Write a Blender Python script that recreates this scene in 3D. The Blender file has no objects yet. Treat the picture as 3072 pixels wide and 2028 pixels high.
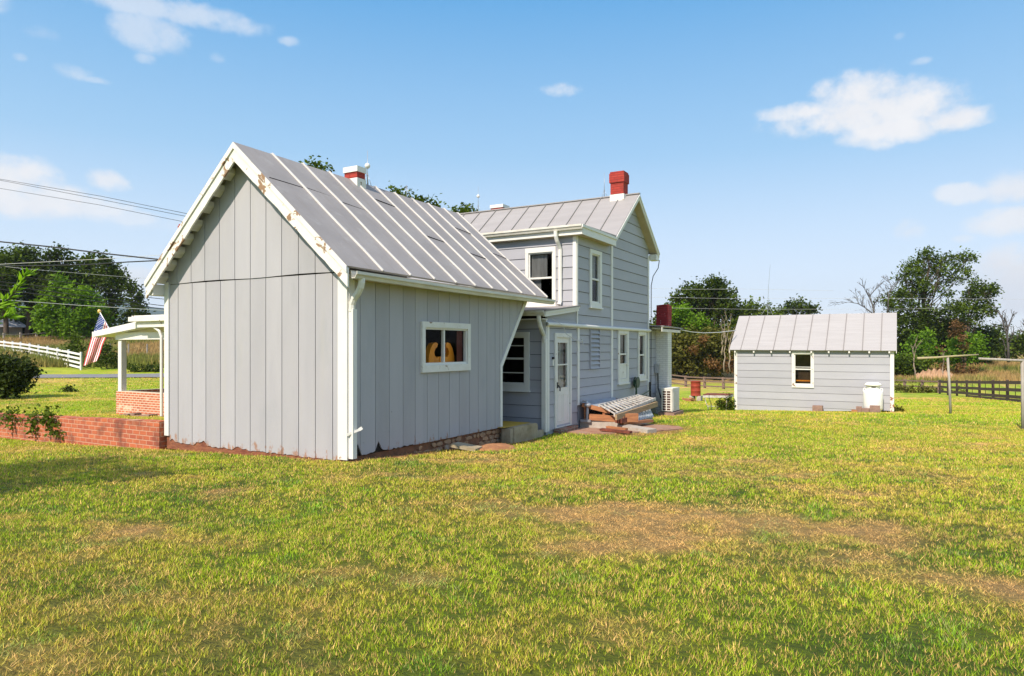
import bpy, bmesh, math, random
import numpy as np
from mathutils import Vector, Matrix, noise as mnoise
R_ = math.radians
random.seed(7); np.random.seed(7)
scene = bpy.context.scene
C = scene.collection
PI = math.pi

# ------------------------------------------------------------------ camera / world / sun
F = 2048.0; TH = R_(29.5); HZ = 1041.0          # focal length (photo px), yaw, horizon row
DX, DY = -math.sin(TH), math.cos(TH); RX, RY = math.cos(TH), math.sin(TH)
cd = bpy.data.cameras.new('camera'); cam = bpy.data.objects.new('camera', cd); C.objects.link(cam)
cam.location = (0, 0, 0); cam.rotation_euler = (R_(90), 0, TH)
cd.sensor_width = 36; cd.lens = 24.0; cd.shift_y = (HZ - 1014) / 3072.0
cd.clip_start = 0.05; cd.clip_end = 12000
scene.camera = cam
scene.render.resolution_x = 1024; scene.render.resolution_y = 676
scene.view_settings.view_transform = 'Standard'; scene.view_settings.look = 'None'
scene.view_settings.exposure = 0.78; scene.view_settings.gamma = 1.0
SUN_EL = 45.0; LX, LY = 0.045, 0.999            # horizontal travel direction of the light
sl = bpy.data.lights.new('sun', 'SUN'); sl.energy = 3.65; sl.angle = R_(0.6); sl.color = (1.0, 0.89, 0.745)
so = bpy.data.objects.new('sun', sl); C.objects.link(so)
trav = Vector((LX * math.cos(R_(SUN_EL)), LY * math.cos(R_(SUN_EL)), -math.sin(R_(SUN_EL))))
so.rotation_euler = trav.to_track_quat('-Z', 'Y').to_euler(); so.location = (-8, -20, 25)

def ray(u, v):
    a = (u - 1536) / F
    return Vector((DX + a * RX, DY + a * RY, (HZ - v) / F))
def P(u, v, d): return ray(u, v) * d           # a point seen at photo pixel (u, v), d metres deep

def azel(u, v):
    r = ray(u, v); return math.atan2(r.x, r.y), math.atan2(r.z, math.hypot(r.x, r.y))

def build_world():
    w = bpy.data.worlds.new('World'); scene.world = w; w.use_nodes = True
    nt = w.node_tree; N = nt.nodes; L = nt.links; N.clear()
    def mt(op, a, b=None, c=None, clamp=False):
        n = N.new('ShaderNodeMath'); n.operation = op; n.use_clamp = clamp
        for i, x in enumerate((a, b, c)):
            if x is None: continue
            if isinstance(x, (int, float)): n.inputs[i].default_value = x
            else: L.new(x, n.inputs[i])
        return n.outputs[0]
    out = N.new('ShaderNodeOutputWorld'); bg = N.new('ShaderNodeBackground'); bg.inputs[1].default_value = 0.075
    sky = N.new('ShaderNodeTexSky'); sky.sky_type = 'NISHITA'; sky.sun_disc = False
    sky.sun_elevation = R_(SUN_EL); sky.sun_rotation = math.atan2(-LX, -LY)
    sky.altitude = 200; sky.air_density = 1.1; sky.dust_density = 0.35; sky.ozone_density = 2.6
    tc = N.new('ShaderNodeTexCoord'); sp = N.new('ShaderNodeSeparateXYZ'); L.new(tc.outputs['Generated'], sp.inputs[0])
    x, y, z = sp.outputs
    az = mt('ARCTAN2', x, y); el = mt('ARCSINE', z)
    n1 = N.new('ShaderNodeTexNoise'); n1.inputs['Scale'].default_value = 9; n1.inputs['Detail'].default_value = 9; n1.inputs['Roughness'].default_value = .62
    mp = N.new('ShaderNodeMapping'); mp.inputs['Scale'].default_value = (1, 1, 1.3); L.new(tc.outputs['Generated'], mp.inputs[0]); L.new(mp.outputs[0], n1.inputs['Vector'])
    n2 = N.new('ShaderNodeTexNoise'); n2.inputs['Scale'].default_value = 32; n2.inputs['Detail'].default_value = 8; n2.inputs['Roughness'].default_value = .6
    L.new(mp.outputs[0], n2.inputs['Vector'])
    nz = mt('ADD', mt('MULTIPLY', mt('SUBTRACT', n1.outputs[0], .5), 2.6), mt('MULTIPLY', mt('SUBTRACT', n2.outputs[0], .5), 3.4))
    nzs = mt('MULTIPLY', nz, .62)
    dens = None
    #        u     v    half w  half h  density
    cl = [(2610, 340, 350, 66, 1.0), (2565, 285, 160, 75, 1.0), (2740, 315, 150, 75, 1.0), (2680, 390, 200, 52, 1.0), (2860, 355, 140, 46, 1.0), (2400, 335, 130, 34, 1.0), (2590, 330, 240, 70, 1.0), (2575, 258, 85, 48, 1.0), (2745, 265, 60, 50, .8), (2735, 240, 28, 30, .55),
          (20, 550, 190, 100, 1.0), (60, 590, 260, 70, .95), (230, 620, 200, 45, .8), (380, 650, 120, 26, .5), (325, 540, 70, 36, .85), (450, 95, 130, 75, .5), (500, 30, 290, 45, .55), (500, 130, 60, 40, .5), (0, 10, 50, 30, .5), (440, 175, 40, 20, .45),
          (210, 215, 80, 26, .5), (60, 172, 30, 16, .5), (870, 124, 34, 16, .45), (1680, 270, 62, 22, .75), (290, 240, 60, 12, .45), (650, 172, 30, 18, .3),
          (2725, 690, 55, 36, .8), (2900, 580, 110, 36, .7), (3040, 560, 120, 55, .85), (3030, 660, 150, 46, .85), (2760, 185, 36, 14, .45), (2895, 715, 34, 12, .4),
          (3060, 860, 240, 120, 1.0), (2800, 960, 420, 60, .65), (2300, 985, 500, 40, .5), (420, 840, 120, 40, .7), (2700, 108, 20, 12, .25), (1000, 700, 700, 30, .2), (120, 100, 60, 26, .25)]
    for (u, v, hw, hh, k) in cl:
        a0, e0 = azel(u, v); a1, _ = azel(u + hw, v); _, e1 = azel(u, v - hh)
        qa = mt('DIVIDE', mt('SUBTRACT', az, a0), abs(a1 - a0)); qe = mt('DIVIDE', mt('SUBTRACT', el, e0), abs(e1 - e0))
        q = mt('ADD', mt('MULTIPLY', qa, qa), mt('MULTIPLY', qe, qe))
        s = mt('SUBTRACT', 1.0, q); s = mt('ADD', s, nz if hw < 120 else nzs)
        mr = N.new('ShaderNodeMapRange'); mr.interpolation_type = 'SMOOTHSTEP'; L.new(s, mr.inputs[0])
        mr.inputs[1].default_value = -.25; mr.inputs[2].default_value = 1.7 if hw < 100 else 1.0; mr.inputs[3].default_value = 0; mr.inputs[4].default_value = k
        # nothing far outside the ellipse
        g = N.new('ShaderNodeMapRange'); g.interpolation_type = 'SMOOTHSTEP'; L.new(q, g.inputs[0])
        g.inputs[1].default_value = 2.8; g.inputs[2].default_value = .5; g.inputs[3].default_value = 0; g.inputs[4].default_value = 1
        t = mt('MULTIPLY', mr.outputs[0], g.outputs[0])
        dens = t if dens is None else mt('MAXIMUM', dens, t)
    # pale haze low in the sky; unseen overhead stops brightened to fill shaded walls
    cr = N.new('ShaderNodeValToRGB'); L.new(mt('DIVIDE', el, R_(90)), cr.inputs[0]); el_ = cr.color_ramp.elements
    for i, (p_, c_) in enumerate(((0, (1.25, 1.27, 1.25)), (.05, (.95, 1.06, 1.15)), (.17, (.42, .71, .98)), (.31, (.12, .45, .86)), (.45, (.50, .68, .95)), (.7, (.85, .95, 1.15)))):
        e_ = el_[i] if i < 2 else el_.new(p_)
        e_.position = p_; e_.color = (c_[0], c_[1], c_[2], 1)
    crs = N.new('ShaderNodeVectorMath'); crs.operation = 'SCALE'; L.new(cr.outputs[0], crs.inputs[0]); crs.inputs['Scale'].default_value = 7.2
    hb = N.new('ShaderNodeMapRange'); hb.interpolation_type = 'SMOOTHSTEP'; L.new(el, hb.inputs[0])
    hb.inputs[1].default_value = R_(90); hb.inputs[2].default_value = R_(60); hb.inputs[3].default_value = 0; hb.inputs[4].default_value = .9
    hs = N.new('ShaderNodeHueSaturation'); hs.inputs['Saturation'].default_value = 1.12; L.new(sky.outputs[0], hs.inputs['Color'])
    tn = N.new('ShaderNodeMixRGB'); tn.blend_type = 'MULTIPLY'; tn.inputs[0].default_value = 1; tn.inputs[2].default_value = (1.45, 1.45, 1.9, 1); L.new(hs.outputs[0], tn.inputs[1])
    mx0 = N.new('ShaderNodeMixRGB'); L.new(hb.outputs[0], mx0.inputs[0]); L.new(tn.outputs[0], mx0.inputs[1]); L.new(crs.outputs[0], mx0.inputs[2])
    mx = N.new('ShaderNodeMixRGB'); L.new(dens, mx.inputs[0]); L.new(mx0.outputs[0], mx.inputs[1])
    shade = N.new('ShaderNodeMixRGB'); L.new(mt('MULTIPLY', mt('SUBTRACT', n1.outputs[0], .3), 2.0, clamp=True), shade.inputs[0])
    shade.inputs[1].default_value = (6.8, 6.9, 7.2, 1); shade.inputs[2].default_value = (8.0, 7.95, 7.95, 1); L.new(shade.outputs[0], mx.inputs[2])
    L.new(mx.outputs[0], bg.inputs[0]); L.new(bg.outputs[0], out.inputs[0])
build_world()

# ------------------------------------------------------------------ ground height
def interp(t, kn):
    xs, ys = zip(*kn); return np.interp(t, xs, ys)
def sstep(x, a, b):
    t = np.clip((x - a) / (b - a), 0, 1); return t * t * (3 - 2 * t)
KR = [(0, -1.5), (4, -1.53), (8, -1.6), (10, -1.67), (14, -1.93), (18, -2.0), (21, -2.08), (25, -2.36), (40, -3.2), (60, -4.2), (80, -4.7), (95, -4.3), (112, -2.7), (145, -1.8), (260, 3), (600, 6)]
KL = [(0, -1.34), (12, -1.34), (15, -1.6), (19, -2.0), (22, -2.18), (30, -2.18), (47, -2.17), (54, -2.17), (58, -1.75), (72, -.75), (80, -.4), (100, 1.0), (130, 2.4), (260, 6), (600, 10)]
# value noise
_rs = np.random.RandomState(3); _G = _rs.rand(256, 256)
def vnoise(x, y):
    xi = np.floor(x).astype(int); yi = np.floor(y).astype(int); fx = x - xi; fy = y - yi
    fx = fx * fx * (3 - 2 * fx); fy = fy * fy * (3 - 2 * fy)
    g = lambda a, b: _G[a % 256, b % 256]
    return (g(xi, yi) * (1 - fx) + g(xi + 1, yi) * fx) * (1 - fy) + (g(xi, yi + 1) * (1 - fx) + g(xi + 1, yi + 1) * fx) * fy
def fbm(x, y, o=4):
    s = 0; a = .5; t = 0
    for i in range(o):
        s = s + a * vnoise(x * 2 ** i + 17.3 * i, y * 2 ** i + 5.1 * i); t += a; a *= .55
    return s / t
def G(x, y):
    x = np.asarray(x, float); y = np.asarray(y, float)
    d = np.maximum(x * DX + y * DY, 0); s = x * RX + y * RY
    t = s / np.maximum(d, .5)
    zr = interp(d, KR); zl = interp(d, KL)
    w = sstep(-t, .40, .485) * sstep(y, 7.5, 7.62) * sstep(-x, 4, 9)
    z = zr * (1 - w) + zl * w
    r = np.hypot(x, y)
    z = z + (fbm(x * .5, y * .5, 3) - .5) * .05 * sstep(r, 2, 6) + (fbm(x * .07 + 9, y * .07, 3) - .5) * .9 * sstep(r, 60, 130)
    return z
def g(x, y): return float(G(x, y))
def PG(u, d):
    a = (u - 1536) / F; x = (DX + a * RX) * d; y = (DY + a * RY) * d
    return Vector((x, y, g(x, y)))

# ------------------------------------------------------------------ materials
def rgba(c): return (c[0], c[1], c[2], 1)
def mat(name, c, rough=.7, c2=None, vs=2.0, va=.5, bump=None, metal=0, stretch=(1, 1, 1), spec=.4, detail=5, contrast=(.35, .65)):
    m = bpy.data.materials.new(name); m.use_nodes = True; nt = m.node_tree; N = nt.nodes; L = nt.links
    b = N['Principled BSDF']; b.inputs['Roughness'].default_value = rough; b.inputs['Metallic'].default_value = metal
    b.inputs['Specular IOR Level'].default_value = spec; b.inputs['Base Color'].default_value = rgba(c)
    tc = N.new('ShaderNodeTexCoord'); mp = N.new('ShaderNodeMapping'); mp.inputs['Scale'].default_value = stretch
    L.new(tc.outputs['Object'], mp.inputs[0])
    if c2 is not None:
        n = N.new('ShaderNodeTexNoise'); n.inputs['Scale'].default_value = vs; n.inputs['Detail'].default_value = detail; n.inputs['Roughness'].default_value = .6
        L.new(mp.outputs[0], n.inputs['Vector'])
        r = N.new('ShaderNodeMapRange'); r.inputs[1].default_value = contrast[0]; r.inputs[2].default_value = contrast[1]; r.inputs[4].default_value = va; L.new(n.outputs[0], r.inputs[0])
        x = N.new('ShaderNodeMixRGB'); x.inputs[1].default_value = rgba(c); x.inputs[2].default_value = rgba(c2); L.new(r.outputs[0], x.inputs[0]); L.new(x.outputs[0], b.inputs['Base Color'])
    if bump:
        n = N.new('ShaderNodeTexNoise'); n.inputs['Scale'].default_value = bump[0]; n.inputs['Detail'].default_value = 6; L.new(mp.outputs[0], n.inputs['Vector'])
        bm = N.new('ShaderNodeBump'); bm.inputs['Strength'].default_value = bump[1]; bm.inputs['Distance'].default_value = bump[2] if len(bump) > 2 else .02
        L.new(n.outputs[0], bm.inputs['Height']); L.new(bm.outputs[0], b.inputs['Normal'])
    return m
def last_mix(m, c, vs, lo, hi, stretch=(1, 1, 1), zr=None, detail=7, va=1.0, band=None, dist=0.0):
    """lay a patchy second colour over what a material has (stains, peeling, rot); zr limits it to heights"""
    nt = m.node_tree; N = nt.nodes; L = nt.links; b = N['Principled BSDF']; inp = b.inputs['Base Color']
    tc = N.new('ShaderNodeTexCoord'); mp = N.new('ShaderNodeMapping'); mp.inputs['Scale'].default_value = stretch; L.new(tc.outputs['Object'], mp.inputs[0])
    n = N.new('ShaderNodeTexNoise'); n.inputs['Scale'].default_value = vs; n.inputs['Detail'].default_value = detail; n.inputs['Roughness'].default_value = .62; n.inputs['Distortion'].default_value = dist
    L.new(mp.outputs[0], n.inputs['Vector']); v = n.outputs[0]
    if zr:
        ge = N.new('ShaderNodeNewGeometry'); s = N.new('ShaderNodeSeparateXYZ'); L.new(ge.outputs['Position'], s.inputs[0])
        r = N.new('ShaderNodeMapRange'); L.new(s.outputs[2], r.inputs[0]); r.inputs[1].default_value = zr[0]; r.inputs[2].default_value = zr[1]; r.inputs[3].default_value = zr[2]; r.inputs[4].default_value = 0
        a = N.new('ShaderNodeMath'); a.operation = 'ADD'; L.new(v, a.inputs[0]); L.new(r.outputs[0], a.inputs[1]); v = a.outputs[0]
    r = N.new('ShaderNodeMapRange'); r.inputs[1].default_value = lo; r.inputs[2].default_value = hi; r.inputs[4].default_value = va; L.new(v, r.inputs[0])
    x = N.new('ShaderNodeMixRGB'); L.new(r.outputs[0], x.inputs[0]); x.inputs[2].default_value = rgba(c)
    if inp.links: L.new(inp.links[0].from_socket, x.inputs[1])
    else: x.inputs[1].default_value = inp.default_value
    L.new(x.outputs[0], inp)
    return m
def island_var(m, lo, hi):
    nt = m.node_tree; N = nt.nodes; L = nt.links; inp = N['Principled BSDF'].inputs['Base Color']; ge = N.new('ShaderNodeNewGeometry')
    r = N.new('ShaderNodeMapRange'); L.new(ge.outputs['Random Per Island'], r.inputs[0]); r.inputs[3].default_value = lo; r.inputs[4].default_value = hi
    x = N.new('ShaderNodeVectorMath'); x.operation = 'SCALE'; L.new(inp.links[0].from_socket, x.inputs[0]); L.new(r.outputs[0], x.inputs['Scale']); L.new(x.outputs[0], inp)
def brick_mat(name, c1, c2, mortar, bw=.21, bh=.07, ms=.012, var=None, bump=.5):
    m = bpy.data.materials.new(name); m.use_nodes = True; nt = m.node_tree; N = nt.nodes; L = nt.links; b = N['Principled BSDF']; b.inputs['Roughness'].default_value = .9
    tc = N.new('ShaderNodeTexCoord'); s = N.new('ShaderNodeSeparateXYZ'); L.new(tc.outputs['Object'], s.inputs[0])
    a = N.new('ShaderNodeMath'); a.operation = 'ADD'; L.new(s.outputs[0], a.inputs[0]); L.new(s.outputs[1], a.inputs[1])
    cb = N.new('ShaderNodeCombineXYZ'); L.new(a.outputs[0], cb.inputs[0]); L.new(s.outputs[2], cb.inputs[1])
    bt = N.new('ShaderNodeTexBrick'); L.new(cb.outputs[0], bt.inputs['Vector']); bt.inputs['Scale'].default_value = 1
    bt.inputs['Brick Width'].default_value = bw; bt.inputs['Row Height'].default_value = bh; bt.inputs['Mortar Size'].default_value = ms; bt.inputs['Mortar Smooth'].default_value = .3
    bt.inputs['Color1'].default_value = rgba(c1); bt.inputs['Color2'].default_value = rgba(c2); bt.inputs['Mortar'].default_value = rgba(mortar)
    col = bt.outputs[0]
    if var:
        n = N.new('ShaderNodeTexNoise'); n.inputs['Scale'].default_value = var[1]; n.inputs['Detail'].default_value = 7; L.new(tc.outputs['Object'], n.inputs['Vector'])
        r = N.new('ShaderNodeMapRange'); r.inputs[1].default_value = var[2]; r.inputs[2].default_value = var[3]; L.new(n.outputs[0], r.inputs[0])
        x = N.new('ShaderNodeMixRGB'); L.new(r.outputs[0], x.inputs[0]); L.new(col, x.inputs[1]); x.inputs[2].default_value = rgba(var[0]); col = x.outputs[0]
    L.new(col, b.inputs['Base Color'])
    bm = N.new('ShaderNodeBump'); bm.inputs['Strength'].default_value = bump; bm.inputs['Distance'].default_value = .02; bm.invert = True
    L.new(bt.outputs['Fac'], bm.inputs['Height']); L.new(bm.outputs[0], b.inputs['Normal'])
    return m
def leaf_mat(name, c1, c2, trans=.26, ns=.35):
    m = bpy.data.materials.new(name); m.use_nodes = True; nt = m.node_tree; N = nt.nodes; L = nt.links; b = N['Principled BSDF']; out = N['Material Output']
    b.inputs['Roughness'].default_value = .65; b.inputs['Specular IOR Level'].default_value = .12
    ge = N.new('ShaderNodeNewGeometry'); n = N.new('ShaderNodeTexNoise'); n.inputs['Scale'].default_value = ns; n.inputs['Detail'].default_value = 3
    tc = N.new('ShaderNodeTexCoord'); L.new(tc.outputs['Object'], n.inputs['Vector'])
    a = N.new('ShaderNodeMath'); a.operation = 'MULTIPLY_ADD'; L.new(ge.outputs['Random Per Island'], a.inputs[0]); a.inputs[1].default_value = .55
    r = N.new('ShaderNodeMapRange'); r.inputs[1].default_value = .35; r.inputs[2].default_value = .65; r.inputs[4].default_value = .5; L.new(n.outputs[0], r.inputs[0]); L.new(r.outputs[0], a.inputs[2])
    x = N.new('ShaderNodeMixRGB'); L.new(a.outputs[0], x.inputs[0]); x.inputs[1].default_value = rgba(c1); x.inputs[2].default_value = rgba(c2); L.new(x.outputs[0], b.inputs['Base Color'])
    tr = N.new('ShaderNodeBsdfTranslucent'); g2 = N.new('ShaderNodeMixRGB'); g2.blend_type = 'MULTIPLY'; g2.inputs[0].default_value = 1; L.new(x.outputs[0], g2.inputs[1]); g2.inputs[2].default_value = (1.25, 1.3, .5, 1); L.new(g2.outputs[0], tr.inputs[0])
    ms = N.new('ShaderNodeMixShader'); ms.inputs[0].default_value = trans; L.new(b.outputs[0], ms.inputs[1]); L.new(tr.outputs[0], ms.inputs[2]); L.new(ms.outputs[0], out.inputs[0])
    return m
def vcol_mat(name, fine=None, trans=0.0, rough=.85, bump=None):
    m = bpy.data.materials.new(name); m.use_nodes = True; nt = m.node_tree; N = nt.nodes; L = nt.links; b = N['Principled BSDF']; out = N['Material Output']
    b.inputs['Roughness'].default_value = rough; b.inputs['Specular IOR Level'].default_value = .25
    at = N.new('ShaderNodeAttribute'); at.attribute_name = 'Col'; col = at.outputs['Color']
    tc = N.new('ShaderNodeTexCoord')
    if fine:
        for (sc, lo, hi, f1, f2) in fine:
            n = N.new('ShaderNodeTexNoise'); n.inputs['Scale'].default_value = sc; n.inputs['Detail'].default_value = 8; n.inputs['Roughness'].default_value = .7; L.new(tc.outputs['Object'], n.inputs['Vector'])
            r = N.new('ShaderNodeMapRange'); r.inputs[1].default_value = lo; r.inputs[2].default_value = hi; r.inputs[3].default_value = f1; r.inputs[4].default_value = f2; L.new(n.outputs[0], r.inputs[0])
            x = N.new('ShaderNodeVectorMath'); x.operation = 'SCALE'; L.new(col, x.inputs[0]); L.new(r.outputs[0], x.inputs['Scale']); col = x.outputs[0]
    L.new(col, b.inputs['Base Color'])
    if bump:
        n = N.new('ShaderNodeTexNoise'); n.inputs['Scale'].default_value = bump[0]; n.inputs['Detail'].default_value = 8; L.new(tc.outputs['Object'], n.inputs['Vector'])
        bm = N.new('ShaderNodeBump'); bm.inputs['Strength'].default_value = bump[1]; bm.inputs['Distance'].default_value = bump[2]; L.new(n.outputs[0], bm.inputs['Height']); L.new(bm.outputs[0], b.inputs['Normal'])
    if trans:
        tr = N.new('ShaderNodeBsdfTranslucent'); L.new(col, tr.inputs[0]); ms = N.new('ShaderNodeMixShader'); ms.inputs[0].default_value = trans
        L.new(b.outputs[0], ms.inputs[1]); L.new(tr.outputs[0], ms.inputs[2]); L.new(ms.outputs[0], out.inputs[0])
    return m
def glass_mat(name, refl=.5, tint=(.9, .92, .92)):
    m = bpy.data.materials.new(name); m.use_nodes = True; nt = m.node_tree; N = nt.nodes; L = nt.links; out = N['Material Output']; N.remove(N['Principled BSDF'])
    t = N.new('ShaderNodeBsdfTransparent'); t.inputs[0].default_value = rgba(tint); gl = N.new('ShaderNodeBsdfGlossy'); gl.inputs['Roughness'].default_value = .02
    fr = N.new('ShaderNodeFresnel'); fr.inputs[0].default_value = 1.5; mu = N.new('ShaderNodeMath'); mu.operation = 'MULTIPLY'; mu.inputs[1].default_value = refl * 2; mu.use_clamp = True; L.new(fr.outputs[0], mu.inputs[0])
    nz = N.new('ShaderNodeTexNoise'); nz.inputs['Scale'].default_value = 1.6; bp = N.new('ShaderNodeBump'); bp.inputs['Strength'].default_value = .08; bp.inputs['Distance'].default_value = .05
    tc = N.new('ShaderNodeTexCoord'); L.new(tc.outputs['Object'], nz.inputs['Vector']); L.new(nz.outputs[0], bp.inputs['Height']); L.new(bp.outputs[0], gl.inputs['Normal'])
    ms = N.new('ShaderNodeMixShader'); L.new(mu.outputs[0], ms.inputs[0]); L.new(t.outputs[0], ms.inputs[1]); L.new(gl.outputs[0], ms.inputs[2]); L.new(ms.outputs[0], out.inputs[0])
    return m

SID = (.390, .388, .425); SID2 = (.358, .358, .396); BRD = (.410, .400, .420); BRD2 = (.375, .367, .390)
M = {}
M['siding'] = mat('grey_blue_siding', SID, .6, SID2, 1.2, .8, bump=(40, .12, .004), stretch=(1, 1, 2.5))
last_mix(M['siding'], (.46, .47, .48), 14, .66, .72, stretch=(1, 1, 3), va=.5)
M['boards'] = mat('grey_vertical_siding', BRD, .62, BRD2, .9, .9, bump=(30, .15, .004), stretch=(3, 3, .5))
last_mix(M['boards'], (.27, .29, .31), 2.2, .55, .75, stretch=(1, 1, .35), va=.35)
last_mix(M['boards'], (.32, .15, .075), 6, .88, .98, zr=(-1.75, -1.2, .50), stretch=(2, 2, 1), detail=10, va=.8); last_mix(M['boards'], (.42, .40, .36), 1.3, .55, .75, stretch=(4, 4, .25), va=.35); island_var(M['boards'], .93, 1.06); island_var(M['siding'], .95, 1.05)
last_mix(M['boards'], (.05, .05, .045), 17, .73, .76, zr=(-1.7, -.6, .04), va=.8)
M['white'] = mat('white_trim_paint', (.74, .725, .69), .5, (.70, .68, .62), 3, .6, bump=(25, .12, .004))
M['white_worn'] = last_mix(mat('worn_white_paint', (.74, .725, .69), .55, (.66, .63, .56), 4, .7, bump=(30, .3, .006)), (.24, .15, .09), 6.5, .63, .66, va=.9, detail=9)
M['rake'] = last_mix(mat('peeling_rake_paint', (.76, .74, .69), .55, (.70, .67, .60), 5, .6, bump=(12, .5, .012)), (.30, .18, .10), 4.5, .565, .59, detail=10, dist=.6)
M['trimrot'] = last_mix(mat('white_corner_paint', (.74, .725, .69), .5, (.70, .68, .62), 3, .5), (.28, .12, .07), 7, .92, .98, zr=(-1.75, -1.25, .45))
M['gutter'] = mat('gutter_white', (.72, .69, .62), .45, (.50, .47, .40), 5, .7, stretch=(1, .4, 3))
M['roof_dark'] = mat('old_grey_tin_roof', (.295, .272, .264), .62, (.25, .23, .224), 1.4, .9, bump=(5, .12, .02), metal=.0, stretch=(1, 1, 1)); last_mix(M['roof_dark'], (.22, .18, .15), 2.2, .52, .75, va=.45, stretch=(.35, 5, .35)); last_mix(M['roof_dark'], (.40, .39, .38), 3.5, .58, .8, va=.5); last_mix(M['roof_dark'], (.10, .09, .085), 26, .72, .76, va=.6)
M['seam_light'] = mat('pale_roof_seam', (.62, .60, .58), .5, (.55, .53, .50), 8, .6)
M['roof_light'] = mat('pale_painted_tin_roof', (.325, .305, .300), .55, (.285, .267, .262), 2.2, .9, bump=(7, .12, .015), stretch=(.35, 2, 2)); last_mix(M['roof_light'], (.36, .30, .25), 5, .66, .8, va=.35)
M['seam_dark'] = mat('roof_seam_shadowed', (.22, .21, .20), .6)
M['shed_roof'] = mat('shed_tin_roof', (.40, .38, .372), .5, (.355, .335, .327), 3, .9, bump=(6, .1, .01), stretch=(.3, 3, 3)); last_mix(M['shed_roof'], (.40, .32, .27), 6, .66, .78, va=.25)
M['soffit'] = mat('soffit_tan', (.50, .42, .30), .7, (.38, .30, .2), 6, .5)
M['dark'] = mat('joint_and_shade_dark', (.012, .010, .009), .9)
M['room'] = mat('dim_room_wall', (.09, .06, .045), .8, (.05, .035, .03), 1.2, .8)
M['glass'] = glass_mat('window_glass', .30); M['clearglass'] = glass_mat('clear_window_glass', .07, (.97, .97, .97))
M['curtain'] = mat('pale_curtain', (.34, .33, .32), .8, (.20, .19, .19), 8, .8, stretch=(1, 1, .2))
M['redcurtain'] = mat('dark_red_curtain', (.16, .035, .02), .8, (.07, .02, .015), 10, .8, stretch=(1, 1, .1))
M['orange'] = mat('varnished_orange_wood', (.95, .33, .02), .4, (.75, .20, .012), 3, .9, stretch=(1, 1, .3))
M['redbrick'] = brick_mat('painted_red_brick', (.40, .045, .03), (.33, .03, .022), (.25, .03, .022), .2, .067, .008, ((.22, .03, .02), 4, .5, .8), .6)
M['oldbrick'] = brick_mat('chipped_red_brick', (.36, .03, .035), (.28, .02, .025), (.22, .02, .02), .2, .067, .01, ((.62, .50, .46), 16, .64, .70), .7)
M['whitebrick'] = brick_mat('whitewashed_brick', (.76, .74, .70), (.70, .68, .64), (.60, .58, .54), .2, .067, .01, ((.45, .40, .36), 9, .66, .8), .7)
M['porchbrick'] = brick_mat('orange_porch_brick', (.56, .17, .075), (.44, .11, .05), (.66, .55, .42), .2, .075, .012, ((.72, .52, .38), 4, .60, .72), .5)
M['wallbrick'] = last_mix(brick_mat('weathered_low_brick', (.52, .14, .055), (.38, .09, .045), (.55, .30, .20), .20, .082, .009, ((.17, .055, .035), 3.2, .50, .74), .6), (.50, .24, .13), 7, .58, .68, stretch=(1, 1, .5), va=.7)
M['stone'] = mat('rubble_stone', (.46, .26, .14), .9, (.28, .18, .12), 5, .9, bump=(18, .5, .02)); last_mix(M['stone'], (.46, .36, .27), 3, .58, .66)
M['mortar'] = mat('red_clay_mortar', (.28, .12, .06), .95, (.16, .08, .045), 7, .9, bump=(20, .6, .02))
M['clay'] = mat('red_clay', (.42, .20, .09), .95, (.28, .12, .055), 5, .9, bump=(14, .6, .03))
M['sill'] = mat('rotten_sill', (.16, .05, .03), .9, (.30, .12, .06), 7, .9, bump=(25, .6, .02), stretch=(.6, .6, 2))
M['concrete'] = mat('old_concrete', (.42, .35, .25), .9, (.28, .22, .13), 3.5, .9, bump=(22, .4, .01)); last_mix(M['concrete'], (.20, .17, .09), 5, .56, .72)
M['yellow'] = mat('yellow_painted_concrete', (.50, .33, .03), .7, (.34, .22, .05), 4, .8)
M['concrete_pale'] = mat('pale_concrete', (.46, .42, .37), .9, (.34, .28, .23), 5, .9, bump=(22, .35, .01))
M['patio'] = mat('red_stained_slab', (.36, .17, .10), .9, (.30, .22, .17), 2.2, .9, bump=(20, .3, .008)); last_mix(M['patio'], (.15, .06, .035), 3, .55, .68)
M['rustwood'] = mat('orange_wood_board', (.44, .19, .08), .8, (.25, .10, .05), 6, .9, bump=(30, .4, .005), stretch=(.4, .4, 3))
M['darkrust'] = mat('rusty_red_brown', (.22, .06, .035), .8, (.10, .03, .02), 7, .9, bump=(20, .4, .01))
M['lumber'] = mat('weathered_lumber', (.42, .29, .16), .85, (.27, .19, .11), 5, .9, bump=(30, .4, .004), stretch=(.5, .5, 5))
M['ladder'] = mat('peeling_white_ladder', (.66, .63, .58), .7, (.33, .28, .25), 9, .9)
M['tarp'] = mat('blue_grey_sheet', (.36, .40, .46), .5, (.26, .27, .29), 3, .9)
M['shingle'] = mat('silver_shingle_stack', (.50, .54, .58), .5, (.22, .25, .28), 14, .9, stretch=(1, 1, .1))
M['acwhite'] = mat('ac_white', (.74, .71, .66), .45, (.58, .54, .48), 5, .5)
M['acdark'] = mat('ac_grille', (.05, .02, .015), .7, (.12, .04, .03), 9, .8)
M['tank'] = mat('white_tank_enamel', (.86, .85, .81), .35, (.80, .78, .70), 3, .4); last_mix(M['tank'], (.45, .22, .1), 8, .74, .78, va=.7)
M['barrel'] = mat('rusty_barrel', (.34, .045, .018), .75, (.22, .03, .014), 4, .9, bump=(14, .3, .01))
M['post'] = mat('grey_round_post', (.40, .37, .33), .85, (.28, .24, .2), 7, .9, stretch=(3, 3, .5))
M['lichen'] = mat('lichen_crossbar', (.46, .36, .17), .9, (.34, .30, .22), 12, .9, bump=(40, .6, .02))
M['fence_dark'] = mat('dark_stained_fence', (.075, .042, .034), .8, (.12, .08, .065), 8, .7)
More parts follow.
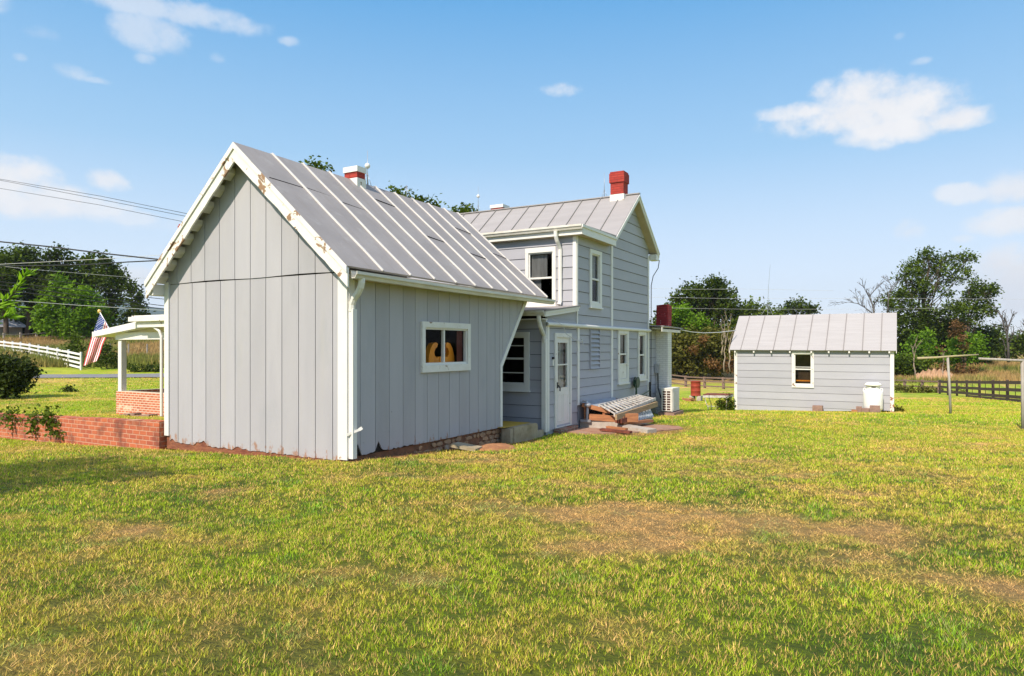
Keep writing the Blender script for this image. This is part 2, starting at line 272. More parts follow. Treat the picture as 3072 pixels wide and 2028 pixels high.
M['fence_brown'] = mat('weathered_brown_fence', (.24, .16, .13), .85, (.14, .09, .07), 6, .9)
M['fence_white'] = mat('white_board_fence', (.84, .82, .78), .6, (.74, .70, .62), 5, .4)
M['fence_grey'] = mat('grey_old_rail', (.42, .37, .30), .85, (.28, .24, .2), 6, .8)
M['bark'] = mat('bark', (.12, .085, .06), .9, (.07, .05, .038), 6, .9, bump=(12, .6, .03), stretch=(1, 1, .3))
M['deadwood'] = mat('dead_pale_wood', (.34, .27, .20), .85, (.22, .17, .13), 6, .8)
M['deadgrey'] = mat('dead_grey_wood', (.11, .10, .09), .9, (.07, .06, .055), 5, .8)
M['black'] = mat('black_cable', (.02, .02, .022), .6)
M['palewire'] = mat('pale_cable', (.55, .55, .55), .5)
M['metal'] = mat('galvanised', (.45, .46, .48), .4, metal=.7)
M['greenplastic'] = mat('dark_green_reel', (.03, .07, .04), .5)
M['asphalt'] = mat('road_asphalt', (.22, .21, .215), .9, (.17, .165, .17), 2.5, .8, bump=(60, .2, .004))
M['purple'] = mat('purple_plastic', (.22, .14, .33), .5)
M['red'] = mat('flag_red', (.58, .03, .05), .7); M['fwhite'] = mat('flag_white', (.80, .78, .77), .7); M['fblue'] = mat('flag_blue', (.03, .06, .24), .7); M['gold'] = mat('gold_knob', (.75, .5, .15), .4, metal=.4)
M['rocks'] = mat('block_brown', (.32, .20, .16), .9, (.20, .13, .11), 8, .9, bump=(20, .4, .01))
M['mountain'] = mat('far_wooded_slope', (.030, .055, .035), .95, (.05, .08, .04), .012, .9, detail=9)
LF = {}
LF['dark'] = leaf_mat('leaf_dark', (.020, .036, .004), (.078, .115, .010))
LF['mid'] = leaf_mat('leaf_mid', (.026, .048, .005), (.125, .180, .014))
LF['bright'] = leaf_mat('leaf_bright', (.045, .105, .006), (.19, .33, .018), .32)
LF['olive'] = leaf_mat('leaf_olive', (.05, .06, .010), (.17, .16, .028))
LF['brown'] = leaf_mat('leaf_brown', (.10, .05, .022), (.25, .14, .05))
LF['lime'] = leaf_mat('leaf_lime', (.12, .26, .012), (.30, .48, .04), .45)
LF['bush'] = leaf_mat('leaf_bush', (.018, .028, .007), (.08, .11, .02), .25, 1.2)

# ------------------------------------------------------------------ mesh helper
class MB:
    def __init__(s): s.v = []; s.f = []; s.m = []
    def add(s, vs, fs, mi=0):
        o = len(s.v); s.v += [tuple(v) for v in vs]; s.f += [tuple(i + o for i in f) for f in fs]; s.m += [mi] * len(fs)
    def hexa(s, p, mi=0):      # 8 points: bottom 0-3, top 4-7
        s.add(p, [(0, 3, 2, 1), (4, 5, 6, 7), (0, 1, 5, 4), (1, 2, 6, 5), (2, 3, 7, 6), (3, 0, 4, 7)], mi)
    def box(s, a, b, mi=0):
        x0, y0, z0 = a; x1, y1, z1 = b
        x0, x1 = min(x0, x1), max(x0, x1); y0, y1 = min(y0, y1), max(y0, y1); z0, z1 = min(z0, z1), max(z0, z1)
        s.hexa([(x0, y0, z0), (x1, y0, z0), (x1, y1, z0), (x0, y1, z0), (x0, y0, z1), (x1, y0, z1), (x1, y1, z1), (x0, y1, z1)], mi)
    def beam(s, p, q, w, h, mi=0, up=(0, 0, 1)):     # rectangular bar between two points
        p = Vector(p); q = Vector(q); d = (q - p).normalized(); up = Vector(up)
        if abs(d.dot(up)) > .98: up = Vector((1, 0, 0))
        r = d.cross(up).normalized(); t = r.cross(d).normalized()
        r *= w / 2; t *= h / 2
        s.hexa([p - r - t, p + r - t, q + r - t, q - r - t, p - r + t, p + r + t, q + r + t, q - r + t], mi)
    def prism(s, poly, ext, mi=0):
        n = len(poly); e = Vector(ext); a = [Vector(p) for p in poly]; b = [p + e for p in a]
        s.add(a + b, [tuple(range(n)), tuple(range(2 * n - 1, n - 1, -1))] + [(i, i + n, (i + 1) % n + n, (i + 1) % n) for i in range(n)], mi)
    def cyl(s, p, q, r0, r1=None, n=10, mi=0, cap=True):
        r1 = r0 if r1 is None else r1; p = Vector(p); q = Vector(q); d = (q - p).normalized()
        u = d.cross(Vector((0, 0, 1)) if abs(d.z) < .9 else Vector((1, 0, 0))).normalized(); w = d.cross(u)
        vs = []
        for c, r in ((p, r0), (q, r1)):
            for i in range(n):
                a = 2 * PI * i / n; vs.append(c + (u * math.cos(a) + w * math.sin(a)) * r)
        fs = [(i, (i + 1) % n, (i + 1) % n + n, i + n) for i in range(n)]
        if cap: fs += [tuple(range(n - 1, -1, -1)), tuple(range(n, 2 * n))]
        s.add(vs, fs, mi)
    def tube(s, pts, r, n=6, mi=0):
        pts = [Vector(p) for p in pts]; vs = []; m = len(pts)
        rr = r if isinstance(r, (list, tuple)) else [r] * m
        pu = None
        for k, p in enumerate(pts):
            d = (pts[min(k + 1, m - 1)] - pts[max(k - 1, 0)]).normalized()
            if pu is None: u = d.cross(Vector((0, 0, 1)) if abs(d.z) < .93 else Vector((1, 0, 0))).normalized()
            else: u = (pu - d * pu.dot(d)); u = u.normalized() if u.length > 1e-5 else d.orthogonal().normalized()
            pu = u; w = d.cross(u)
            for i in range(n):
                a = 2 * PI * (i + .5) / n; vs.append(p + (u * math.cos(a) + w * math.sin(a)) * rr[k])
        fs = [(k * n + i, k * n + (i + 1) % n, (k + 1) * n + (i + 1) % n, (k + 1) * n + i) for k in range(m - 1) for i in range(n)]
        fs += [tuple(range(n - 1, -1, -1)), tuple(range((m - 1) * n, m * n))]
        s.add(vs, fs, mi)
    def ball(s, c, r, sq=(1, 1, 1), nu=10, nv=7, mi=0, jit=0):
        c = Vector(c); vs = [c + Vector((0, 0, -r * sq[2]))]
        for j in range(1, nv):
            ph = -PI / 2 + PI * j / nv
            for i in range(nu):
                a = 2 * PI * i / nu; k = 1 + random.uniform(-jit, jit)
                vs.append(c + Vector((math.cos(ph) * math.cos(a) * sq[0], math.cos(ph) * math.sin(a) * sq[1], math.sin(ph) * sq[2])) * r * k)
        vs.append(c + Vector((0, 0, r * sq[2]))); fs = []
        for i in range(nu): fs.append((0, 1 + (i + 1) % nu, 1 + i))
        for j in range(nv - 2):
            for i in range(nu): fs.append((1 + j * nu + i, 1 + j * nu + (i + 1) % nu, 1 + (j + 1) * nu + (i + 1) % nu, 1 + (j + 1) * nu + i))
        b = 1 + (nv - 2) * nu; t = len(vs) - 1
        for i in range(nu): fs.append((b + i, b + (i + 1) % nu, t))
        s.add(vs, fs, mi)
    def lathe(s, c, prof, n=20, mi=0):
        c = Vector(c); vs = []
        for r, z in prof:
            for i in range(n):
                a = 2 * PI * i / n; vs.append(c + Vector((math.cos(a) * r, math.sin(a) * r, z)))
        m = len(prof); fs = [(k * n + i, k * n + (i + 1) % n, (k + 1) * n + (i + 1) % n, (k + 1) * n + i) for k in range(m - 1) for i in range(n)]
        fs += [tuple(range(n - 1, -1, -1)), tuple(range((m - 1) * n, m * n))]
        s.add(vs, fs, mi)
    def build(s, name, mats, parent=None, org=None, smooth=False, **tags):
        me = bpy.data.meshes.new(name); o = bpy.data.objects.new(name, me)
        if org is None and parent is not None: org = parent.get('_o', None)
        if org is None and parent is None: org = (0, 0, 0)
        ox, oy, oz = org
        me.from_pydata([(x - ox, y - oy, z - oz) for x, y, z in s.v], [], s.f)
        if not isinstance(mats, (list, tuple)): mats = [mats]
        for m in mats: me.materials.append(m)
        if len(mats) > 1: me.polygons.foreach_set('material_index', s.m)
        if smooth: me.polygons.foreach_set('use_smooth', [True] * len(s.f))
        me.update(); C.objects.link(o)
        if parent is not None: o.parent = parent; o['_o'] = tuple(org)
        else: o.location = org; o['_o'] = tuple(org)
        for k, v in tags.items(): o[k] = v
        return o
def thing(name, label, cat, loc, group=None):
    o = bpy.data.objects.new(name, None); C.objects.link(o); o.location = loc; o['label'] = label; o['category'] = cat; o['_o'] = tuple(loc)
    o.empty_display_size = .3
    if group: o['group'] = group
    return o
def tag(o, label, cat, group=None):
    o['label'] = label; o['category'] = cat
    if group: o['group'] = group
    return o
def copy_tree(o, parent=None):
    c = o.copy(); C.objects.link(c); c.parent = parent
    for ch in list(o.children): copy_tree(ch, c)
    return c
def np_mesh(name, verts, faces, nper, mats, col=None, smooth=False):
    me = bpy.data.meshes.new(name); nv = len(verts); nf = len(faces)
    me.vertices.add(nv); me.vertices.foreach_set('co', np.ascontiguousarray(verts, dtype=np.float32).ravel())
    me.loops.add(nf * nper); me.loops.foreach_set('vertex_index', np.ascontiguousarray(faces, dtype=np.int32).ravel())
    me.polygons.add(nf); me.polygons.foreach_set('loop_start', np.arange(nf, dtype=np.int32) * nper); me.polygons.foreach_set('loop_total', np.full(nf, nper, dtype=np.int32))
    if smooth: me.polygons.foreach_set('use_smooth', np.ones(nf, dtype=bool))
    me.update(calc_edges=True)
    if col is not None:
        a = me.color_attributes.new('Col', 'FLOAT_COLOR', 'POINT'); c4 = np.ones((nv, 4), dtype=np.float32); c4[:, :3] = col; a.data.foreach_set('color', c4.ravel())
    for m in (mats if isinstance(mats, (list, tuple)) else [mats]): me.materials.append(m)
    o = bpy.data.objects.new(name, me); C.objects.link(o); return o

# ------------------------------------------------------------------ lawn colours
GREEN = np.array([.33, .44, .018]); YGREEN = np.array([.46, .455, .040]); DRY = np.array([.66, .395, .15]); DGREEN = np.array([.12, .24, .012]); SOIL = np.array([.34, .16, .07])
def spot(x, y, u, v, ru, rv, z=None):
    """elliptic patch on the ground centred where the photo shows it, in metres"""
    d = 10.
    for _ in range(12):
        p = PG(u, d); vv = HZ - p.z / d * F; d *= max(.5, min(2, (vv - HZ) / max(v - HZ, 1)))
    p = PG(u, d); wu = ru / F * d; wd = rv / F * d * d / 1.7
    s = (x - p.x) * RX + (y - p.y) * RY; e = (x - p.x) * DX + (y - p.y) * DY
    return np.clip(1.25 - np.sqrt((s / wu) ** 2 + (e / wd) ** 2), 0, 1)
SP = [(1860, 1580, 430, 140, 1.), (2220, 1560, 380, 110, .9), (2540, 1635, 380, 120, 1.), (2880, 1740, 300, 110, .85), (1780, 1460, 300, 40, .7), (2130, 1400, 330, 75, .75), (1150, 1430, 330, 22, .4), (650, 1470, 160, 26, .35),
      (250, 1600, 330, 50, .45), (60, 1960, 260, 90, .5), (1300, 1380, 240, 14, .7), (2700, 1920, 300, 60, .2), (1980, 1900, 220, 50, .25), (1750, 1360, 160, 16, .5), (150, 1140, 300, 8, .5), (300, 1195, 500, 9, .5), (900, 1700, 300, 50, .35), (2100, 1165, 120, 14, .8), (2760, 1195, 140, 9, .8), (2900, 1205, 60, 6, .6), (150, 1310, 200, 10, .5),(1340,1740,200,40,.35)]
def lawn_col(x, y, rnd=None):
    n1 = fbm(x * .55 + 3, y * .55, 4); n2 = fbm(x * 1.7 + 31, y * 1.7, 4); n3 = fbm(x * .16, y * .16 + 8, 3); n4 = fbm(x * 5, y * 5 + 3, 3)
    dry = np.zeros_like(x)
    for (u, v, ru, rv, k) in SP: dry = np.maximum(dry, spot(x, y, u, v, ru, rv) * k)
    dry = sstep(dry * .95 + (n2 - .5) * 1.9 + (n1 - .5) * 1.2 + (n4 - .5) * .9, .05, 1.25)
    yel = sstep(n1 * .6 + n2 * .4, .40, .62)
    c = GREEN[None] * (1 - yel)[:, None] + YGREEN[None] * yel[:, None]
    dg = sstep(fbm(x * 1.3 + 77, y * 1.3, 3), .54, .74)[:, None] * .6; c = c * (1 - dg) + DGREEN[None] * dg
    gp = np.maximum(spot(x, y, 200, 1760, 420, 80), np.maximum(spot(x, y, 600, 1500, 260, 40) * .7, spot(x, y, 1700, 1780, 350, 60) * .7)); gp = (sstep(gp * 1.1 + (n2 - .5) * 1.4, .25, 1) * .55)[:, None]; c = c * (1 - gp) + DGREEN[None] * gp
    dry = dry * .88
    c = c * (1 - dry)[:, None] + DRY[None] * dry[:, None]
    # bare clay at the foot of the walls
    df = np.maximum(np.abs(x + 9.1) - 2.15, 0); soil = sstep(.16 + .35 * (n2 - .5) * 2 - np.hypot(df, np.minimum(y - 7.44, 0)), 0, .22) * (y < 7.6)
    ds = np.maximum(np.abs(y - 9.9) - 2.4, 0); soil = np.maximum(soil, sstep(.32 + .5 * (n2 - .5) * 2 - np.hypot(ds, np.maximum(x + 6.9, 0)), 0, .2) * (x > -7.2))
    da = np.hypot((x + 5.4) / 1.3, (y - 15.8) / 1.9); soil = np.maximum(soil, sstep(1.05 + .5 * (n2 - .5) - da, 0, .3) * .7)
    c = c * (1 - soil)[:, None] + SOIL[None] * soil[:, None]
    return c, dry, soil

# terrain sheet
def axis(c, n, fine, far):
    k = np.linspace(-1, 1, n); b = 6.2; s = np.sinh(k * b) / math.sinh(b); return c + s * far
def build_ground():
    xs = np.unique(np.concatenate([np.arange(-16, 6, .14), -16 - np.cumsum(.14 * 1.045 ** np.arange(165)), 6 + np.cumsum(.14 * 1.045 ** np.arange(165))]))
    ys = np.unique(np.concatenate([np.arange(-1, 18, .14), [7.5, 7.62], -1 - np.cumsum(.2 * 1.09 ** np.arange(80)), 18 + np.cumsum(.14 * 1.04 ** np.arange(182))]))
    X, Y = np.meshgrid(xs, ys); x = X.ravel(); y = Y.ravel(); z = G(x, y)
    r = np.hypot(x, y); r = np.maximum(r, 1e-3); z = np.where(r > 500, z * np.clip(1.6 - r / 1200, 0, 1) , z)
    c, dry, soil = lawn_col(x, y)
    d = x * DX + y * DY; t = (x * RX + y * RY) / np.maximum(d, 1)
    fld = np.array([.42, .28, .10]); fgr = np.array([.16, .19, .035])
    n = fbm(x * .12, y * .12, 4)[:, None]
    fm = (sstep(d, 57, 64) * sstep(-t, .3, .4))[:, None]; c = c * (1 - fm) + (fld * (1 - sstep(n, .45, .7)) + fgr * sstep(n, .45, .7)) * fm
    fm = (sstep(d, 82, 90) * sstep(t, 0, .2))[:, None]; c = c * (1 - fm) + (fld * (1 - sstep(n, .5, .7)) + fgr * sstep(n, .5, .7)) * fm
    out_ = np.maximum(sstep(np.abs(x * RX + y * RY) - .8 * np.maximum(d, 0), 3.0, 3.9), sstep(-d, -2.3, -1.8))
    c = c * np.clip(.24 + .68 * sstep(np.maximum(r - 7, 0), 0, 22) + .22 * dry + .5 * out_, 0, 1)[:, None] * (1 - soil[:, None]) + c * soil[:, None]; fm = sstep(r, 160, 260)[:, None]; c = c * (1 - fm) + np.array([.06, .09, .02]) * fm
    nx, ny = len(xs), len(ys); i = np.arange(nx * ny).reshape(ny, nx)
    f = np.stack([i[:-1, :-1], i[:-1, 1:], i[1:, 1:], i[1:, :-1]], -1).reshape(-1, 4)
    m = vcol_mat('lawn_ground', fine=[(26, .3, .7, .55, 1.25), (3.5, .3, .7, .8, 1.15)], bump=(30, .8, .05))
    o = np_mesh('ground', np.stack([x, y, z], -1), f, 4, m, c, True); o['kind'] = 'structure'
build_ground()

HOUSE = [(-11.25, -6.9, 7.40, 15), (-8.6, -6.66, 11.7, 13.2), (-22.1, -6.7, 12.8, 24), (-6.9, -5.65, 15.1, 17.8)]
def free(x, y):
    k = np.ones_like(x, bool)
    for a, b, c, d in HOUSE: k &= ~((x > a) & (x < b) & (y > c) & (y < d))
    k &= ~((x < -11.1) & (y > 7.28) & (y < 7.56))                     # low brick wall
    k &= ~((x > -6.8) & (x < -4.6) & (y > 14.0) & (y < 16.9) & (x + 6.0 < (y - 13.9) * .85))
    return k
def build_grass():
    V = []; Cc = []
    for (d0, d1, den, w, h) in ((2.2, 4.2, 9000, .0058, .029), (4.2, 6.5, 7500, .0072, .030), (6.5, 10, 4200, .0105, .032), (10, 17, 1700, .016, .038), (17, 32, 420, .030, .045), (32, 50, 90, .06, .06)):
        tmax = .80; area = tmax * (d1 ** 2 - d0 ** 2); n = int(area * den)
        d = np.sqrt(np.random.uniform(d0 ** 2, d1 ** 2, n)); t = np.random.uniform(-tmax, tmax, n)
        n2_ = int(7.5 * (d1 - d0) * den * .6); de = np.random.uniform(d0, d1, n2_); se = (tmax * de + np.random.uniform(0, 3.75, n2_)) * np.where(np.random.rand(n2_) < .5, -1, 1)
        d = np.concatenate([d, de]); t = np.concatenate([t, se / de])
        x = d * (DX + t * RX); y = d * (DY + t * RY)
        k = free(x, y); x = x[k]; y = y[k]
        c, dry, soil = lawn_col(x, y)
        tuft = .6 * vnoise(x * 14, y * 14) + .4 * vnoise(x * 37 + 5, y * 37)
        k = (np.random.rand(len(x)) > soil * .9) & (np.random.rand(len(x)) < sstep(tuft, .27, .58) * 1.15 + .10); x = x[k]; y = y[k]; c = c[k]; dry = dry[k]; tuft = tuft[k]; n = len(x)
        z = G(x, y)
        hh = h * .88 * np.random.uniform(.4, 1.25, n) * (1 - .6 * dry) * (.45 + 1.1 * tuft); ww = w * np.random.uniform(.5, 1.4, n) * (1 - .3 * dry)
        a = np.random.uniform(0, 2 * PI, n); lean = np.random.uniform(.1, 1.2, n) * hh * (1 + 3.2 * dry); b = np.random.uniform(0, 2 * PI, n)
        p0 = np.stack([x + np.cos(a) * ww / 2, y + np.sin(a) * ww / 2, z - .006], -1); p1 = np.stack([x - np.cos(a) * ww / 2, y - np.sin(a) * ww / 2, z - .006], -1)
        p2 = np.stack([x + np.cos(b) * lean, y + np.sin(b) * lean, z + hh], -1)
        V.append(np.stack([p0, p1, p2], 1).reshape(-1, 3))
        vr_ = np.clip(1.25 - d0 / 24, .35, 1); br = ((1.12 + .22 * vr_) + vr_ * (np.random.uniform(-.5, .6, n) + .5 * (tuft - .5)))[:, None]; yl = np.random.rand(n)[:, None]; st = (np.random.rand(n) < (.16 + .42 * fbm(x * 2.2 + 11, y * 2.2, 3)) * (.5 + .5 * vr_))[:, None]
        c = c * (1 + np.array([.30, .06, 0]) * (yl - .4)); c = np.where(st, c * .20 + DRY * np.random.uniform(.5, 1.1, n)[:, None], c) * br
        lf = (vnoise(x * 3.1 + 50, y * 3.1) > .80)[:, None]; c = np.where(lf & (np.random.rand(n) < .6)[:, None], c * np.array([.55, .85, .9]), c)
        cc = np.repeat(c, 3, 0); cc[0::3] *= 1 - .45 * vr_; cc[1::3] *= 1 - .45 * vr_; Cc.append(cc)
    V = np.concatenate(V); Cc = np.concatenate(Cc); F_ = np.arange(len(V)).reshape(-1, 3)
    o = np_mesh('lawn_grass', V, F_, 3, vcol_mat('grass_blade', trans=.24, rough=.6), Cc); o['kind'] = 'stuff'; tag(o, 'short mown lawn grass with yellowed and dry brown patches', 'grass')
    # tall dry grass of the two fields
    for nm, lab, (u0, u1, d0, d1, n, hgt, w) in (('meadow_grass', 'tall straw coloured grass on the slope beyond the road', (-200, 560, 58, 100, 42000, .75, .07)), ('field_grass', 'tall dry yellow grass on the bank behind the dark fence', (2560, 3300, 86, 112, 22000, .8, .08))):
        d = np.random.uniform(d0, d1, n); t = (np.random.uniform(u0, u1, n) - 1536) / F; x = d * (DX + t * RX); y = d * (DY + t * RY); z = G(x, y)
        nn = fbm(x * .15, y * .15, 3); hh = hgt * np.random.uniform(.5, 1.3, n) * (.5 + nn); a = np.random.uniform(0, 2 * PI, n); b = np.random.uniform(0, 2 * PI, n); ww = w * np.random.uniform(.5, 1.4, n)
        p0 = np.stack([x + np.cos(a) * ww, y + np.sin(a) * ww, z - .05], -1); p1 = np.stack([x - np.cos(a) * ww, y - np.sin(a) * ww, z - .05], -1); p2 = np.stack([x + np.cos(b) * hh * .3, y + np.sin(b) * hh * .3, z + hh], -1)
        gm = sstep(nn, .48, .62)[:, None]; c = (np.array([.46, .31, .12]) * (1 - gm) + np.array([.22, .24, .05]) * gm) * np.random.uniform(.65, 1.3, n)[:, None]
        o = np_mesh(nm, np.stack([p0, p1, p2], 1).reshape(-1, 3), np.arange(3 * n).reshape(-1, 3), 3, vcol_mat(nm + '_blade', trans=.3), np.repeat(c, 3, 0)); o['kind'] = 'stuff'; tag(o, lab, 'grass')
build_grass()

def strip(name, left, right, mt, dz=.004, sub=1):
    mb = MB(); n = len(left)
    vs = [(p[0], p[1], g(p[0], p[1]) + dz) for p in left] + [(p[0], p[1], g(p[0], p[1]) + dz) for p in right]
    mb.add(vs, [(i, i + 1, n + i + 1, n + i) for i in range(n - 1)]); o = mb.build(name, mt); o['kind'] = 'structure'; return o
us = np.linspace(-500, 900, 70)
strip('road', [PG(u, 47.6 + (u - 300) * .004) for u in us], [PG(u, 53.5 + (u - 300) * .004) for u in us], M['asphalt'], .05)
mb = MB()   # far mountain on the left
na = 150; rows = 26; vs = []
for j in range(rows):
    for i in range(na):
        u = -1900 + 2900 * i / (na - 1); k = j / (rows - 1); d = 1500 + 1400 * k
        prof = 235 + 40 * math.sin(u * .004 + 1) + 22 * math.sin(u * .013) + 60 * (fbm(np.array([u * .006]), np.array([2.]))[0] - .5)
        prof *= max(0, min(1, (1000 - u) / 650)) * .93
        z = -6 + prof * (k ** .8) * (1 + .22 * (fbm(np.array([u * .02]), np.array([j * .33]))[0] - .5) * (1 - k) * 2)
        q = P(u, HZ, d); vs.append((q.x, q.y, z))
mb.add(vs, [(j * na + i, j * na + i + 1, (j + 1) * na + i + 1, (j + 1) * na + i) for j in range(rows - 1) for i in range(na - 1)])
o = mb.build('mountain', M['mountain'], smooth=True); o['kind'] = 'structure'
# ------------------------------------------------------------------ walls, windows
def WP(w, u, z, n=0.0):      # wall frame: ('X', x0) faces +X, ('Y', y0) faces -Y ; n = distance proud of it
    return (w[1] + n, u, z) if w[0] == 'X' else (u, w[1] - n, z)
def wbox(mb, w, u0, u1, z0, z1, n0, n1, mi=0): mb.box(WP(w, u0, z0, n0), WP(w, u1, z1, n1), mi)
def lap(mb, w, z0, z1, expo, ur, holes=(), mi=0, z_ref=None, n_hi=.020, jitter=0.0, gap=.010):
    """horizontal lap siding; ur(z) gives the run of the wall at a height"""
    zs = []; z = z0 if z_ref is None else z_ref
    while z > z0: z -= expo
    rows = []
    while z < z1: rows.append((z, z + expo)); z += expo
    for (a, b) in rows:
        cut = sorted(set([max(a, z0), min(b, z1)] + [c for h in holes for c in (h[2], h[3]) if max(a, z0) < c < min(b, z1)]))
        nf = lambda q: n_hi - (n_hi - .002) * (q - a) / expo
        for k in range(len(cut) - 1):
            c0, c1 = cut[k], cut[k + 1]
            if c1 - c0 < 1e-4: continue
            (ua0, ub0), (ua1, ub1) = ur(c0), ur(c1)
            spans = [(ua0, ub0, ua1, ub1)]
            for (h0, h1, hz0, hz1) in holes:
                if hz0 < (c0 + c1) / 2 < hz1:
                    ns = []
                    for (p, q, r, t) in spans:
                        if h0 > p and h1 < q: ns += [(p, h0, r, h0), (h1, q, h1, t)]
                        elif h1 <= p or h0 >= q: ns.append((p, q, r, t))
                        elif h0 <= p: ns.append((h1, q, h1, t))
                        else: ns.append((p, h0, r, h0))
                    spans = ns
            tp = b < z1 + 1e-6 and abs(c1 - b) < 1e-6
            for (p, q, r, t) in spans:
                if tp and q - p > .02 and c1 - c0 > .02:
                    g_ = gap; kk = 1 - g_ / (c1 - c0); p1_, q1_ = p + (r - p) * kk, q + (t - q) * kk
                    mb.hexa([WP(w, p1_, c1 - g_, -.019), WP(w, q1_, c1 - g_, -.019), WP(w, q1_, c1 - g_, -.004), WP(w, p1_, c1 - g_, -.004), WP(w, r, c1, -.019), WP(w, t, c1, -.019), WP(w, t, c1, -.004), WP(w, r, c1, -.004)], 1)  # near-black strip paints in the shade line under each lap
                    mb.hexa([WP(w, p, c0, -.02), WP(w, q, c0, -.02), WP(w, q, c0, nf(c0)), WP(w, p, c0, nf(c0)), WP(w, p1_, c1 - g_, -.02), WP(w, q1_, c1 - g_, -.02), WP(w, q1_, c1 - g_, nf(c1)), WP(w, p1_, c1 - g_, nf(c1))], mi); continue
                if q - p < .003 and t - r < .003: continue
                j = random.uniform(-jitter, jitter); n0, n1 = nf(c0), nf(c1)
                mb.hexa([WP(w, p, c0, -.02), WP(w, q, c0, -.02), WP(w, q, c0 + j * 0, n0), WP(w, p, c0, n0), WP(w, r, c1, -.02), WP(w, t, c1, -.02), WP(w, t, c1, n1), WP(w, r, c1, n1)], mi)
def const(a, b): return lambda z: (a, b)
def vboards(mb, w, edges, zb, zt, n0, n1, gap=.012, rag=0.0, holes=(), mi=0):
    """vertical boards; zb / zt are functions of u; rag makes the rotten foot uneven"""
    for a, b in zip(edges[:-1], edges[1:]):
        a2, b2 = a + gap / 2, b - gap / 2
        segs = [(None, None)]
        hs = [h for h in holes if h[0] < b2 and h[1] > a2]
        def poly(u0, u1, lo, hi):
            k = max(2, int((u1 - u0) / .03)) if (rag and lo is None) else 2
            us_ = [u0 + (u1 - u0) * i / (k - 1) for i in range(k)]
            top = [u0 + (u1 - u0) * i / 2 for i in range(3)]
            bot = [(u, (zb(u) if lo is None else lo)) for u in us_]
            tp = [(u, (zt(u) if hi is None else hi)) for u in reversed(top)]
            if any(t[1] <= bot[0][1] + .005 for t in tp):
                tp = [(u, max(zz, bot[0][1] + .006)) for u, zz in tp]
            pts = [WP(w, u, z, n1) for u, z in bot + tp]
            e = Vector(WP(w, 0, 0, n0)) - Vector(WP(w, 0, 0, n1)); mb.prism(pts, e, mi)
        if not hs: poly(a2, b2, None, None)
        for (h0, h1, z0, z1) in hs:
            if h0 > a2: poly(a2, h0, None, None)
            if h1 < b2: poly(h1, b2, None, None)
            l, r = max(a2, h0), min(b2, h1)
            poly(l, r, None, z0); poly(l, r, z1, None)
def ring(mb, w, u0, u1, z0, z1, ws, n0, n1, mi=0):   # four boards butted: ws = (side, top, bottom)
    s, t, b = ws
    wbox(mb, w, u0, u1, z1 - t, z1, n0, n1, mi); wbox(mb, w, u0, u1, z0, z0 + b, n0, n1, mi)
    wbox(mb, w, u0, u0 + s, z0 + b, z1 - t, n0, n1 - .002, mi); wbox(mb, w, u1 - s, u1, z0 + b, z1 - t, n0, n1 - .002, mi)
def window(parent, w, u0, u1, z0, z1, ws=(.10, .10, .12), meet=None, bars=(), vert=None, curtain=None, lab=None, glass=None, sill=True, mt=None, proud=.045):
    mb = MB(); ring(mb, w, u0, u1, z0, z1, ws, -.03, proud)
    if sill: wbox(mb, w, u0 - .02, u1 + .02, z0 - .035, z0, -.0, proud + .03)
    fr = mb.build('window', mt or M['white'], parent)
    if lab: fr['label'] = lab
    a0, a1, b0, b1 = u0 + ws[0], u1 - ws[0], z0 + ws[2], z1 - ws[1]
    mb = MB(); ring(mb, w, a0 + .001, a1 - .001, b0 + .001, b1 - .001, (.028, .03, .04), -.045, .012)
    if meet is not None: wbox(mb, w, a0 + .029, a1 - .029, meet - .022, meet + .022, -.04, .018)
    for q in bars: wbox(mb, w, a0 + .029, a1 - .029, q - .011, q + .011, -.035, .004)
    if vert is not None: wbox(mb, w, vert - .02, vert + .02, b0 + .046, b1 - .036, -.04, .015)
    mb.build('sash', M['white'], fr)
    mb = MB(); mb.add([WP(w, a0, b0, -.02), WP(w, a1, b0, -.02), WP(w, a1, b1, -.02), WP(w, a0, b1, -.02)], [(0, 1, 2, 3)]); mb.build('pane', glass or M['glass'], fr)
    if curtain:
        for (c0, c1, k0, k1, cm) in curtain:
            mb = MB(); n = 14; vs = []
            for i in range(n + 1):
                u = c0 + (c1 - c0) * i / n; dn = -.09 + .018 * math.sin(i * 2.1)
                vs += [WP(w, u, k0, dn), WP(w, u, k1, dn)]
            mb.add(vs, [(2 * i, 2 * i + 2, 2 * i + 3, 2 * i + 1) for i in range(n)]); mb.build('curtain', cm, fr, smooth=True)
    return fr, (a0, a1, b0, b1)
def roof_slab(mb, r0, r1, e1, e0, th, mi=0):
    r0, r1, e1, e0 = map(Vector, (r0, r1, e1, e0)); n = (r1 - r0).cross(e0 - r0).normalized()
    if n.z > 0: n = -n
    mb.prism([r0, r1, e1, e0], n * th, mi)
def lerp(a, b, k): return tuple(a[i] + (b[i] - a[i]) * k for i in range(3))

house = thing('farmhouse', 'grey blue sided farmhouse with white trim, tin roofs and a gabled wing towards the camera', 'house', (-9.1, 12.0, -1.8))
PG_ROOT = None
